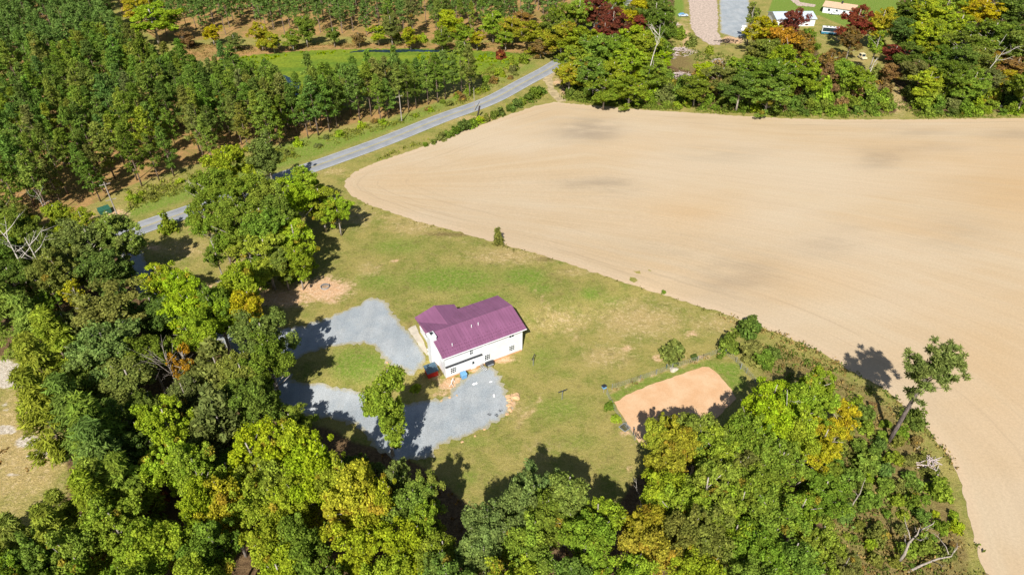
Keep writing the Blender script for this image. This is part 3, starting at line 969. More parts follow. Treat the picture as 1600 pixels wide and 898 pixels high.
def clothesline(u, v, lab, rot):
    x, y, z = at(u, v)
    t = thing('clothesline_post', lab, 'clothesline post', (x, y, z), rot)
    b = MB(); b.tube([(0, 0, -.1), (0, 0, 2.1)], .055, 8); b.done('post', M['galv'], t)
    b = MB(); b.box(-.85, .85, -.07, .07, 2.1, 2.24); b.done('crossbar', M['dark'], t)
    for k in (-.7, 0, .7):
        b = MB(); b.tube([(k, 0, 2.24), (k, 0, 2.33)], .02, 5); b.done('hook', M['galv'], t)


clothesline(833, 571, 'grey clothesline post with dark crossbar close to the house corner', 1.25)
clothesline(878, 624, 'grey clothesline post with dark crossbar alone on the lawn', .45)

# fire ring
x, y, z = at(508, 449)
t = thing('fire_ring', 'dark metal fire ring with swing grate on bare clay', 'fire ring', (x, y, z), .3)
b = MB()
N = 20
V = [(math.cos(2 * math.pi * i / N) * r, math.sin(2 * math.pi * i / N) * r, zz) for r, zz in ((.95, 0), (.95, .42), (.85, .42), (.85, 0)) for i in range(N)]
F = [(k * N + i, k * N + (i + 1) % N, (k + 1) * N + (i + 1) % N, (k + 1) * N + i) for k in range(3) for i in range(N)]
b.add(V, F); b.done('ring', M['galv'], t)
b = MB()
for k in range(-5, 6):
    h_ = math.sqrt(max(0, .72 ** 2 - (k * .13) ** 2))
    if h_ > .05:
        b.tube([(k * .13, -h_, .55), (k * .13, h_, .55)], .015, 4)
b.done('grate', M['dark'], t)
b = MB(); b.tube([(1.05, 0, -.1), (1.05, 0, .9)], .035, 6); b.tube([(1.05, 0, .55), (.7, 0, .55)], .02, 5); b.done('post', M['dark'], t)
b = MB(); b.tube([(0, 0, -.05), (0, 0, .2), (.02, 0, .55)], [.28, .22, .20], 9)
o = b.done('tree_stump', M['darkpole']); o.location = at(486, 448); tag(o, 'dark short tree stump on clay beside the fire ring', 'stump')

# wire fence round the arena
def fence(name, pts, lab, posts, h=1.25):
    W = [at(u, v) for u, v in pts]
    t = thing(name, lab, 'fence', W[0])
    o0 = Vector(W[0])
    P = [Vector(q) - o0 for q in W]
    for i in range(len(P) - 1):
        n = max(1, int((P[i + 1] - P[i]).length / posts))
        for k in range(n + (1 if i == len(P) - 2 else 0)):
            q = P[i].lerp(P[i + 1], k / n)
            b = MB(); b.tube([q - Vector((0, 0, .2)), q + Vector((0, 0, h + .12))], .05, 6); b.done('fence_post', M['galv'], t)
    b = MB()
    for i in range(len(P) - 1):
        for zz in np.linspace(.15, h, 5):
            b.tube([P[i] + Vector((0, 0, zz)), P[i + 1] + Vector((0, 0, zz))], .012, 4)
        n = int((P[i + 1] - P[i]).length / .45)
        for k in range(1, n):
            q = P[i].lerp(P[i + 1], k / n)
            b.tube([q + Vector((0, 0, .1)), q + Vector((0, 0, h))], .008, 4)
    b.done('wire_mesh', M['galv'], t)


fence('wire_fence', [(948, 616), (956, 634), (968, 656), (978, 668), (992, 688)], 'grey wire fence along the near short side of the sand arena', 2.6)
fence('wire_fence', [(956, 608), (1000, 594), (1050, 576), (1090, 564), (1125, 551)], 'long low wire fence in weeds behind the far long side of the sand arena', 3.2)
fence('wire_fence', [(1133, 553), (1150, 566), (1166, 583), (1180, 598)], 'grey wire fence running from the shrubs past the far arena corner', 2.8)
# birdhouse on a post, bucket, grate, posts
x, y, z = at(943, 613)
t = thing('birdhouse', 'dark blue box on a post at the arena fence corner', 'birdhouse', (x, y, z), .5)
b = MB(); b.tube([(0, 0, -.1), (0, 0, 1.2)], .06, 6); b.done('post', M['pole'], t)
b = MB(); b.prism([(-.3, 1.2), (.3, 1.2), (.3, 1.6), (-.3, 1.75)], 'x', -.32, .32); b.done('box', M['blue'], t)
b = MB(); b.prism([(-.4, 1.77), (.4, 1.61), (.4, 1.65), (-.4, 1.81)], 'x', -.42, .42); b.done('roof', M['dark'], t)
x, y, z = at(976, 668)
t = thing('iron_grate', 'square grey framed grate lying on clay by the arena fence', 'grate', (x, y, z + .08), .7)
b = MB()
for s in (-.7, .7):
    b.box(-.75, .75, s - .05, s + .05, 0, .09); b.box(s - .05, s + .05, -.65, .65, .001, .088)
b.done('frame', M['galv'], t)
b = MB()
for k in range(-4, 5):
    b.box(k * .14 - .03, k * .14 + .03, -.65, .65, .01, .05)
b.done('bar_grating', M['dark'], t)
for (u, v, lab, m_, h_) in ((1041.5, 575, 'short green marker post below the dark bush', 'green', .9), (1157, 576, 'grey steel post in front of the arena shrubs', 'galv', 1.3), (990, 678, 'dark corner post at the end of the arena fence', 'dark', 1.5)):
    t = thing('marker_post', lab, 'post', at(u, v))
    b = MB(); b.tube([(0, 0, -.1), (0, 0, h_)], .09, 8); b.done('shaft', M[m_], t)
    b = MB(); b.tube([(0, 0, h_), (0, 0, h_ + .06)], .11, 8); b.done('cap', M['galv'], t)

# ------------------------------------------------------------------ roadside
def utility_pole(u, v, h, lab, arms, rot, m_='pole', lean=(0, 0), r=.15):
    t = thing('utility_pole', lab, 'utility pole', at(u, v), rot)
    b = MB(); b.tube([(0, 0, -.3), (lean[0] * .5, lean[1] * .5, h * .5), (lean[0], lean[1], h)], [r * 1.15, r, r * .8], 8); b.done('shaft', M[m_], t)
    for z in arms:
        k = z / h
        b = MB(); b.box(lean[0] * k - 1.2, lean[0] * k + 1.2, lean[1] * k + r * .8, lean[1] * k + r * .8 + .12, z - .06, z + .06)
        a = b.done('crossarm', M['pole'], t)
        for s in (-1.05, -.4, .4, 1.05):
            c = MB(); c.tube([(lean[0] * k + s, lean[1] * k + r * .8 + .06, z + .06), (lean[0] * k + s, lean[1] * k + r * .8 + .06, z + .24)], .05, 6); c.done('insulator', M['galv'], a)


utility_pole(186, 343, 10.5, 'tall grey utility pole with crossarms beside the green roadside bin', (9.8, 5.6), .6)
utility_pole(628, 191, 9.0, 'pale grey utility pole in front of the roadside pine row', (8.4,), .7)
utility_pole(741.5, 174, 8.0, 'thin tan pole standing between the road and the shrubs', (), .7, 'pole', (0, 0), .10)
x, y, z = at(745.5, 185)
t = thing('leaning_post', 'thick black leaning post at the roadside beside the shrubs', 'post', (x, y, z), 0)
b = MB(); b.tube([(0, 0, -.2), (.9, 1.2, 3.6)], [.30, .26], 8); b.done('shaft', M['darkpole'], t)
b = MB(); b.tube([(.9, 1.2, 3.6), (.92, 1.23, 3.68)], .29, 8); b.done('cap', M['dark'], t)
x, y, z = at(165, 333)
t = thing('dumpster', 'dark green steel roadside dumpster on orange clay below the pines', 'dumpster', (x, y, z), .75)
b = MB(); b.prism([(-1.0, .12), (1.0, .12), (1.15, 1.0), (1.0, 1.5), (-1.0, 1.3)], 'x', -1.3, 1.3); b.done('body', M['green'], t)
b = MB(); b.prism([(-1.05, 1.31), (1.04, 1.52), (1.04, 1.58), (-1.05, 1.37)], 'x', -1.38, -.02); b.done('lid', M['green'], t)
b = MB(); b.prism([(-1.05, 1.31), (1.04, 1.52), (1.04, 1.58), (-1.05, 1.37)], 'x', .02, 1.38); b.done('lid', M['green'], t)
b = MB(); b.box(-.25, .25, -1.03, -1.003, .55, .85); b.done('label_plate', M['white'], t)
for s in (-1, 1):
    b = MB(); b.box(s * 1.3 - .06 + .07 * s, s * 1.3 + .06 + .07 * s, -.9, .9, .75, .92); b.done('fork_pocket', M['green'], t)

# ------------------------------------------------------------------ the place beyond the far trees
def vehicle(name, u, v, rz, lab, cat, paint, L=4.5, W=1.8, H=1.5, kind='car'):
    t = thing(name, lab, cat, at(u, v), rz)
    if kind == 'car':
        lower = [(-L / 2, .35), (L / 2, .35), (L / 2, .75), (L / 2 - .2, .88), (L * .18, .95), (-L * .42, .95), (-L / 2, .8)]
        cabin = [(L * .20, .953), (L * .06, H), (-L * .28, H), (-L * .42, .953)]
    elif kind == 'van':
        lower = [(-L / 2, .4), (L / 2, .4), (L / 2, 1.15), (-L / 2, 1.15)]
        cabin = [(L / 2 - .02, 1.153), (L / 2 - .35, H), (-L / 2 + .1, H), (-L / 2 + .02, 1.153)]
    else:
        lower = [(-L / 2, .4), (L / 2, .4), (L / 2, .85), (L * .28, .95), (-L / 2, .95)]
        cabin = [(L * .20, .953), (L * .1, H), (-L * .38, H), (-L * .45, .953)]
    b = MB(); b.prism([(p[0], p[1]) for p in lower], 'y', -W / 2, W / 2); b.done('body', M[paint[0]], t)
    b = MB(); b.prism(cabin, 'y', -W / 2 + .12, W / 2 - .12); b.done('cabin', M[paint[1]], t)
    zt, zb = H - .12, 1.02 if kind != 'van' else 1.35
    for s in (-1, 1):
        y0, y1 = sorted((s * (W / 2 - .12), s * (W / 2 - .09)))
        b = MB(); b.box(cabin[2][0] + .15, cabin[1][0] - .1, y0 + .002 * s, y1 + .002 * s, zb, zt); b.done('side_window', M['glass'], t)
        b = MB(); b.tube([(L / 2 + .005, s * W * .36, .68), (L / 2 + .04, s * W * .36, .68)], .11, 8); b.done('headlight', M['tin'], t)
        for xx in (-L * .31, L * .31):
            b = MB(); b.tube([(xx, s * (W / 2 - .12), .34), (xx, s * (W / 2 + .03), .34)], .34, 12); wh = b.done('wheel', M['rubber'], t)
            b = MB(); b.tube([(xx, s * (W / 2 + .031), .34), (xx, s * (W / 2 + .045), .34)], .19, 10); b.done('rim', M['galv'], wh)
    a0, a1 = cabin[0], cabin[1]
    b = MB(); b.add([(a0[0] + .012, -W / 2 + .22, a0[1] + .06), (a0[0] + .012, W / 2 - .22, a0[1] + .06), (a1[0] + .03, W / 2 - .26, a1[1] - .06), (a1[0] + .03, -W / 2 + .26, a1[1] - .06)], [(0, 1, 2, 3)])
    b.done('windscreen', M['glass'], t)
    if kind == 'van':
        for k in (-2.2, -.8, .6, 1.9):
            b = MB(); b.box(k - .28, k + .28, -.3, .3, H + .002, H + .16); b.done('roof_vent', M['dark'], t)
    return t


vehicle('camper_van', 1298, 54, -.28, 'long white and teal camper van with dark roof vents on the far lawn', 'camper van', ('teal', 'white'), 8.0, 2.5, 3.0, 'van')
vehicle('parked_car', 1304, 23, -.3, 'white car parked along the wall of the far tan roofed house', 'car', ('white', 'white'), 4.8, 1.9, 1.5)
vehicle('parked_car', 1293.5, 19.5, -.3, 'white car half hidden by trees at the far house corner', 'car', ('white', 'white'), 4.4, 1.8, 1.5)
vehicle('parked_car', 1323, 29, .2, 'dark grey car parked beneath the red tree by the far house', 'car', ('dark', 'dark'), 4.5, 1.8, 1.5)
vehicle('utility_buggy', 1347, 92, -1.45, 'small cream utility buggy parked on dry grass beyond the far hedge', 'buggy', ('cream', 'cream'), 3.6, 1.9, 1.9, 'buggy')
vehicle('parked_truck', 1162, 47, 1.2, 'white truck parked at the edge of the far grey gravel yard', 'truck', ('white', 'white'), 5.0, 2.0, 1.8)
vehicle('parked_car', 1067, 26, .1, 'pale blue car on the dry grass beside the wood chip strip', 'car', ('tin', 'blue'), 4.4, 1.8, 1.4)

x, y, z = at(1284.5, 20)
ex, ey, _ = at(1332, 27)
rz = math.atan2(ey - y, ex - x)
Lh = math.hypot(ex - x, ey - y)
t = thing('far_house', 'low white house with tan shingle roof at the far edge of view', 'house', (x, y, z), rz)
b = MB(); b.prism([(0, -.3), (8, -.3), (8, 3.0), (4, 4.1), (0, 3.0)], 'x', 0, Lh); b.done('wall', M['siding'], t)
b = MB(); b.prism(roof_profile(-.5, 8.5, 2.95, 4.35, .14), 'x', -.5, Lh + .5); r_ = b.done('roof', M['tanroof'], t)
b = MB(); b.box(Lh * .5, Lh * .5 + .7, 3.2, 3.9, 3.6, 5.2); b.done('chimney', M['dark'], r_)
for k in (.2, .45, .7):
    b = MB(); b.box(Lh * k - .6, Lh * k + .6, -.06, -.003, 1.0, 2.2); f_ = b.done('window', M['white'], t)
    b = MB(); b.box(Lh * k - .5, Lh * k + .5, -.07, -.062, 1.08, 2.12); b.done('pane', M['glass'], f_)
x, y, z = at(1212, 42)
t = thing('metal_barn', 'low barn with pale tin roof behind the red tree', 'barn', (x, y, z), .05)
b = MB(); b.prism([(0, -.3), (11, -.3), (11, 3.2), (5.5, 4.5), (0, 3.2)], 'x', 0, 17); b.done('wall', M['siding'], t)
b = MB(); b.prism(roof_profile(-.6, 11.6, 3.15, 4.8, .12), 'x', -.5, 17.5); b.done('roof', M['tin'], t)
b = MB(); b.box(6, 10, -.05, -.003, .1, 2.9); b.done('door', M['galv'], t)


def brush_pile(u, v, r, n, lab, m_='scrapwood'):
    x, y, z = at(u, v)
    b = MB()
    for k in range(n):
        a, l = random.gauss(.5, .7), random.uniform(.8, 2.8)
        q = Vector((random.gauss(0, r * .5), random.gauss(0, r * .35), 0))
        q.z = max(.1, 1.3 * (1 - (q.x ** 2 + (q.y * 1.4) ** 2) / r ** 2)) * random.random() + .1
        dv = Vector((math.cos(a), math.sin(a), random.uniform(-.12, .25))) * l / 2
        b.tube([q - dv, q + dv], [random.uniform(.05, .14), .04], 5)
    o = b.done('brush_heap', M[m_]); o.location = (x, y, z)
    tag(o, lab, 'brush pile')


brush_pile(1063, 81, 6, 150, 'largest pale pink heap of cut branches in the brown clearing')
brush_pile(1045, 88, 3.5, 60, 'smaller pale heap of branches next to the largest one')
brush_pile(1064, 120, 5, 90, 'low flattened pinkish branch heap just behind the field hedge')
brush_pile(1121, 98, 2.5, 60, 'small tangled purple brown branch heap by the yellow shrubs')
brush_pile(1052, 40, 3, 50, 'pale upright branch heap under the green trees by wood chips')
brush_pile(1138, 66, 4.5, 80, 'dark log heap on orange clay at the end of the wood chips', 'darkpole')
brush_pile(1451, 726, 1.7, 34, 'pale bleached log pile in the weeds beside the bare field')
brush_pile(75, 703, 2.2, 26, 'pale lumber pile under the pine beside the pale clearing')

# ------------------------------------------------------------------ foliage library
def leaf_mesh(name, C, Nrm, S, E, cl, r, droop=0.0, direction=None, bend=0.25):
    """one mesh of many small kite-shaped leaf sprays: centres C, normals Nrm, half-size S, elongation E, clump id cl"""
    n = len(C)
    Nrm = Nrm / np.linalg.norm(Nrm, axis=1, keepdims=True)
    if direction is None:
        T = r.normal(size=(n, 3))
    else:
        T = direction + 0.25 * r.normal(size=(n, 3))
    T -= (T * Nrm).sum(1, keepdims=True) * Nrm
    T /= np.linalg.norm(T, axis=1, keepdims=True) + 1e-9
    B = np.cross(Nrm, T)
    S = S[:, None]; Ee = E[:, None]
    j = lambda: 1 + 0.3 * r.uniform(-1, 1, (n, 1))
    v0 = C - T * S * Ee * j()
    v1 = C + B * S * j() + Nrm * S * bend * r.uniform(-1, 1, (n, 1))
    v2 = C + T * S * Ee * j()
    v3 = C - B * S * j() + Nrm * S * bend * r.uniform(-1, 1, (n, 1))
    V = np.stack([v0, v1, v2, v3], 1).reshape(-1, 3)
    me = bpy.data.meshes.new(name)
    me.vertices.add(4 * n); me.vertices.foreach_set('co', V.astype(np.float32).ravel())
    me.loops.add(4 * n); me.loops.foreach_set('vertex_index', np.arange(4 * n, dtype=np.int32))
    me.polygons.add(n); me.polygons.foreach_set('loop_start', np.arange(0, 4 * n, 4, dtype=np.int32))
    a = me.attributes.new('leafvar', 'FLOAT', 'FACE'); a.data.foreach_set('value', r.random(n).astype(np.float32))
    a = me.attributes.new('clumpvar', 'FLOAT', 'FACE'); a.data.foreach_set('value', cl.astype(np.float32))
    me.materials.append(M['leaf'])
    me.update(calc_edges=True)
    return me


def clumps_to_leaves(name, K, R, per, size, r, up=0.45, rnd=0.55, elong=1.3, flat=0.8, out_from=None):
    """K clump centres (k,3), radii R; per leaves each"""
    k = len(K)
    idx = np.repeat(np.arange(k), per)
    d = r.normal(size=(k * per, 3))
    d /= np.linalg.norm(d, axis=1, keepdims=True)
    rad = R[idx][:, None] * r.uniform(0.35, 1.2, (k * per, 1)) ** 0.7
    off = d * rad
    off *= r.uniform(.55, 1.5, (k, 3))[idx]
    off[:, 2] *= flat
    C = K[idx] + off
    N = d * 0.8 + np.array([0, 0, up]) + rnd * r.normal(size=d.shape)
    S = size * r.uniform(0.6, 1.35, k * per)
    cv = r.random(k)[idx]
    return leaf_mesh(name, C, N, S, np.full(k * per, elong), cv, r)


def trunk_mesh(name, H, r0, limbs, r, lean=(0, 0), m='bark', topfrac=0.85, n=7):
    b = MB()
    pts, rad = [], []
    for i in range(6):
        t = i / 5 * topfrac
        pts.append((lean[0] * t + r.normal() * .12 * t * (H / 17), lean[1] * t + r.normal() * .12 * t * (H / 17), H * t - (.3 if i == 0 else 0)))
        rad.append(r0 * (1 - .75 * t) * (1.25 if i == 0 else 1))
    b.tube(pts, rad, n)
    for L in limbs:
        L = np.asarray(L, float)
        z0 = min(max(L[2] - np.hypot(L[0] - lean[0] * .5, L[1] - lean[1] * .5) * r.uniform(.5, 1.0), H * .22), H * topfrac * .9)
        f = z0 / H
        p0 = np.array([lean[0] * f, lean[1] * f, z0])
        mid = (p0 + L) / 2 + r.normal(size=3) * .25 - np.array([0, 0, .15])
        b.tube([p0, mid, L], [r0 * .40 * (1 - f * .5), r0 * .27, r0 * .10], 5)
    me_o = b
    me = bpy.data.meshes.new(name)
    me.from_pydata(me_o.V, [], me_o.F)
    me.materials.append(M[m])
    me.polygons.foreach_set('use_smooth', [True] * len(me.polygons))
    me.update()
    return me


def broadleaf_proto(seed, R=4.5, H=17.0, base=5.5, k=110, per=140, tall=1.0, loose=0.0):
    r = np.random.default_rng(seed)
    zc, hz = (base + H) / 2, (H - base) / 2
    lob = r.normal(size=(9, 3)); lob /= np.linalg.norm(lob, axis=1, keepdims=True)
    la = r.uniform(-.38, .40, 9)
    # limb masses: each carries its own shell of leaf clumps
    ns = max(8, k // 7)
    sd = r.normal(size=(ns, 3)); sd[:, 2] = sd[:, 2] * .9 + .15
    sd /= np.linalg.norm(sd, axis=1, keepdims=True)
    SCN = sd * np.array([R, R, hz]) * (1 + (np.clip((sd @ lob.T - .35) / .65, 0, 1) * la).sum(1))[:, None] * (r.uniform(.30, .86, (ns, 1))) + np.array([0, 0, zc])
    SCN[:, :2] *= (1 - .38 * np.clip((SCN[:, 2] - zc) / hz, -1, 1) ** 2)[:, None]
    SR = r.uniform(.26, .44, ns) * R
    who = r.integers(ns, size=k)
    d = r.normal(size=(k, 3)); d[:, 2] = d[:, 2] * .8 + .35
    d /= np.linalg.norm(d, axis=1, keepdims=True)
    K = SCN[who] + d * SR[who][:, None] * r.uniform(.55, 1.12, (k, 1)) * np.array([1, 1, .8])
    Rc = r.uniform(.34, .95, k) * (1 - .15 * loose)
    cr = clumps_to_leaves('crown', K, Rc, per, 0.125, r, up=.5, rnd=.62)
    pick = np.array([0, 0, zc]) + (K[r.permutation(k)[:24]] - np.array([0, 0, zc])) * 1.15
    tr = trunk_mesh('trunk', H, .27, pick, r)
    return cr, tr


BROAD = [broadleaf_proto(101 + i, k=(150, 170, 190, 160, 140, 180)[i], H=(17, 16.5, 18, 17, 16, 17)[i], base=(5.5, 5, 6, 4.5, 6.5, 5)[i]) for i in range(6)]
SPARSE = [broadleaf_proto(151 + i, k=75, per=66, R=4.2, loose=1) for i in range(2)]
LOWB = [broadleaf_proto(161 + i, R=4.5, H=17, base=1.2, k=190) for i in range(3)]
TALL = [broadleaf_proto(171 + i, R=2.7, H=17, base=1.6, k=150, per=140) for i in range(2)]


def pine_proto(seed, H=18.0, base=7.0, R=2.6, k=74, per=40):
    r = np.random.default_rng(seed)
    t = np.sort(r.random(k)) ** .85
    z = base + t * (H - base - .6)
    ang = r.uniform(0, 2 * math.pi, k)
    prof = np.where(t < .25, .55 + 1.8 * t, 1.0 - 0.90 * np.clip((t - .25) / .75, 0, 1) ** 1.15)
    rr = R * prof * r.uniform(.3, 1.2, k)
    K = np.stack([np.cos(ang) * rr, np.sin(ang) * rr, z + rr * .12], 1)
    idx = np.repeat(np.arange(k), per)
    d = r.normal(size=(k * per, 3)); d[:, 2] += .35
    d /= np.linalg.norm(d, axis=1, keepdims=True)
    Rc = r.uniform(.45, .85, k)
    C = K[idx] + d * Rc[idx][:, None] * r.uniform(.4, 1, (k * per, 1)) * np.array([1, 1, .75])
    N = np.cross(d, r.normal(size=d.shape)) + d * .5 + np.array([0, 0, .35])
    me = leaf_mesh('crown', C, N, .085 * r.uniform(.8, 1.5, k * per), np.full(k * per, 3.4), r.random(k)[idx], r, direction=d)
    limbs = K[r.permutation(k)[:14]]
    tr = trunk_mesh('trunk', H, .17, limbs, r, m='pine_bark', topfrac=.97, n=6)
    return me, tr


PINE = [pine_proto(201 + i, H=(18, 17, 18.5, 17.5, 16.5, 18, 15.5, 17)[i], base=(5.5, 4.5, 6.5, 5, 4, 8, 3, 6)[i], R=(2.6, 2.9, 2.3, 2.7, 3.0, 2.2, 2.5, 3.1)[i], k=(74, 80, 62, 74, 84, 52, 70, 66)[i]) for i in range(8)]


def whitepine_proto(seed, H=17.0, base=2.0, R=4.2, k=120, per=60):
    """soft feathery conifer with layered drooping boughs"""
    r = np.random.default_rng(seed)
    t = r.random(k) ** .9
    ang = r.uniform(0, 2 * math.pi, k)
    rr = R * (1.02 - .9 * t ** 1.2) * r.uniform(.25, 1.0, k) ** .6
    K = np.stack([np.cos(ang) * rr, np.sin(ang) * rr, base + t * (H - base - .5) + .3 - rr * .10], 1)
    idx = np.repeat(np.arange(k), per)
    od = np.stack([np.cos(ang), np.sin(ang), np.full(k, -.12)], 1)[idx]
    q = r.uniform(-1, 1, (k * per, 3)) * np.array([.85, .85, .28])
    C = K[idx] + q
    D = od + .55 * r.normal(size=od.shape)
    N = np.array([0, 0, 1.0]) + .5 * r.normal(size=od.shape) + od * .35
    me = leaf_mesh('crown', C, N, .09 * r.uniform(.8, 1.5, k * per), np.full(k * per, 4.4), r.random(k)[idx], r, direction=D)
    tr = trunk_mesh('trunk', H, .24, K[r.permutation(k)[:12]], r, m='pine_bark', topfrac=.97)
    return me, tr


WPINE = [whitepine_proto(251 + i) for i in range(3)]


def cedar_proto(seed, H=12.0, R=2.6):
    r = np.random.default_rng(seed)
    k = 110
    t = r.random(k)
    ang = r.uniform(0, 2 * math.pi, k)
    prof = np.sin(np.clip(t * .86 + .14, 0, 1) * math.pi) ** .6
    rr = R * prof * r.uniform(.3, 1, k) ** .5
    K = np.stack([np.cos(ang) * rr, np.sin(ang) * rr, .6 + t * (H - 1)], 1)
    me = clumps_to_leaves('crown', K, r.uniform(.4, .75, k), 38, .15, r, up=.5, rnd=.6, elong=2.2, flat=1.2)
    return me, trunk_mesh('trunk', H, .2, [], r, topfrac=.9)


CEDAR = [cedar_proto(271)]


def shrub_proto(seed, R=1.5, H=2.2, k=26, per=70, size=.13, elong=1.4):
    r = np.random.default_rng(seed)
    d = r.normal(size=(k, 3)); d[:, 2] = np.abs(d[:, 2])
    d /= np.linalg.norm(d, axis=1, keepdims=True)
    f = r.uniform(.3, 1, k) ** .5
    K = d * np.array([R * .8, R * .8, H * .78]) * f[:, None] * r.uniform(.75, 1.15, (k, 1)) + np.array([0, 0, .15])
    me = clumps_to_leaves('foliage', K, r.uniform(.3, .62, k), per, size, r, up=.5, rnd=.6, elong=elong)
    b = MB()
    for q in K[:8]:
        b.tube([(0, 0, -.15), tuple(q * .5 + r.normal(size=3) * .05), tuple(q)], [.06, .04, .015], 4)
    sm = bpy.data.meshes.new('stem'); sm.from_pydata(b.V, [], b.F); sm.materials.append(M['bark']); sm.update()
    return me, sm


SHRUB = [shrub_proto(301 + i, k=(24, 30, 20, 28)[i], H=(2.2, 2.6, 1.9, 3.0)[i]) for i in range(4)]
CONE = [shrub_proto(331, R=1.25, H=4.2, k=44, per=44, size=.10, elong=3.4)]

COLS = dict(YG=(.245, .305, .046, .03), G=(.148, .205, .046, .01), DG=(.105, .150, .040, 0), BG=(.158, .205, .066, 0), Y=(.37, .315, .045, .15), O=(.36, .225, .045, .25), R=(.180, .058, .048, .02),
            OL=(.160, .180, .060, .01), BR=(.22, .150, .075, .10), PN=(.135, .205, .054, 0), PL=(.195, .245, .056, 0), YO=(.30, .285, .045, .14), LG=(.205, .268, .048, .02))
CNAME = dict(YG='yellow-green', G='mid green', DG='dark green', BG='grey-green', Y='golden yellow', O='orange', R='dark red', OL='olive green', BR='brown', PN='deep green', PL='fresh green', YO='yellow and orange', LG='bright green')


YARD = broadleaf_proto(181, R=3.5, H=19, base=.8, k=230)


def jcol(c):
    r = random.uniform
    a = COLS[c]
    k = r(.86, 1.14) * 1.3
    return (a[0] * k * r(.9, 1.12), a[1] * k, a[2] * r(.8, 1.2), a[3])


def plant(name, label, cat, proto, loc, sr, sh, col, group=None, parts=('crown', 'trunk'), rz=None, lean=(0, 0)):
    t = thing(name, label, cat, loc, random.uniform(0, 6.28) if rz is None else rz, group)
    t.scale = (sr, sr, sh)
    t.rotation_euler.x, t.rotation_euler.y = lean
    a = link_obj(parts[0], proto[0], t); a.color = col
    b = link_obj(parts[1], proto[1], t); b.color = col
    return t


# ------------------------------------------------------------------ where each tree stands (photo position of its crown, radius, colour)
LANDMARKS = [(690, 660, 'the lower gravel lot'), (520, 520, 'the upper gravel lot'), (150, 345, 'the green roadside dumpster'), (1040, 650, 'the sand arena'), (1400, 690, 'the lone pine'), (820, 740, 'the foot of the lawn'),
             (45, 660, 'the pale clearing'), (440, 450, 'the fire ring clay'), (500, 280, 'the rounded field corner'), (868, 100, 'the road bend'), (1060, 90, 'the pale branch heaps'), (1150, 30, 'the far gravel yard'),
             (1298, 60, 'the teal camper'), (1350, 95, 'the cream buggy'), (1405, 170, 'the mown grass gap'), (1560, 150, 'the far field edge'), (288, 563, 'the bare orange tree'), (162, 885, 'the small red shrub'), (996, 803, 'the dead snag below the lawn'),
             (85, 455, 'the forked white snag'), (1404, 850, 'the broken snag'), (1214, 783, 'the dead branching stump'), (560, 830, 'the bottom edge below the gravel'), (820, 880, 'the bottom edge below the lawn'), (320, 330, 'the hidden stretch of road'), (240, 40, 'the marsh end')]
ORD = ['', 'second ', 'third ', 'fourth ', 'fifth ', 'sixth ', 'seventh ', 'eighth ', 'ninth ', 'tenth ', 'eleventh ', 'twelfth ', 'thirteenth ', 'fourteenth ']


class Labeller:
    """ranks the plants of one look around the landmark that stands closest to each"""
    def __init__(s):
        s.q = []

    def add(s, t, u, v, look, kind):
        s.q.append((t, u, v, look, kind))

    def run(s, group):
        by = {}
        for t, u, v, look, kind in s.q:
            dd = [(math.hypot(u - a, (v - b) * 1.3), ph) for a, b, ph in LANDMARKS]
            d, ph = min(dd)
            by.setdefault((look, kind, ph), []).append((d, t))
        for (look, kind, ph), L in by.items():
            L.sort(key=lambda q: q[0])
            for i, (d, t) in enumerate(L):
                if i < len(ORD):
                    art = (look + ' ' + kind)
                    t['label'] = (f'{art} closest to {ph}' if i == 0 else f'{art}, {ORD[i]}closest like it to {ph}')
                else:
                    t['label'] = f'{look} {kind} among others of its colour, further from {ph}'
                t['group'] = group


def px_per_m(x, y, z):
    return FPX / (y * cP - (z - CAM_H) * sP)


LAB = Labeller()
TREES = []          # world x, y, radius, used to keep fill-in trees apart


def tree(u, v, rpx, c, h=None, kind='b', name=None):
    """one tree whose crown middle is seen at u, v with a crown rpx wide on the photo"""
    H0 = {'b': 17, 'a': 17, 't': 17, 's': 17, 'w': 17, 'c': 12, 'l': 19}[kind]
    h = h or 17
    x, y = gp(u, v, h * .62)
    s = px_per_m(x, y, h * .62)
    R = rpx / s
    pr, R0 = {'b': (random.choice(BROAD if h >= 15 and not (v < 200 and u > 850) else LOWB), 4.3), 'l': (YARD, 3.3), 't': (random.choice(TALL), 2.7), 's': (random.choice(SPARSE), 4.2), 'w': (random.choice(WPINE), 4.0), 'c': (CEDAR[0], 2.6)}[kind]
    nm = {'l': 'broadleaf_tree', 'b': 'broadleaf_tree', 't': 'broadleaf_tree', 's': 'broadleaf_tree', 'w': 'feathery_pine', 'c': 'cedar_tree'}[kind]
    word = {'l': 'slender broadleaf tree', 'b': 'broadleaf tree', 't': 'tall narrow broadleaf tree', 's': 'thin-crowned tree', 'w': 'feathery pine', 'c': 'dense cedar'}[kind]
    sr = R / R0
    t = plant(nm, '', {'w': 'pine tree', 'c': 'cedar tree'}.get(kind, 'tree'), pr, (x, y, float(hgt(x, y))), sr, h / H0, jcol(c))
    size = 'broad ' if R > 5.6 else 'small ' if R < 3.3 and kind == 'b' else ''
    LAB.add(t, u, v, size + CNAME[c], word)
    TREES.append((x, y, R))
    return t


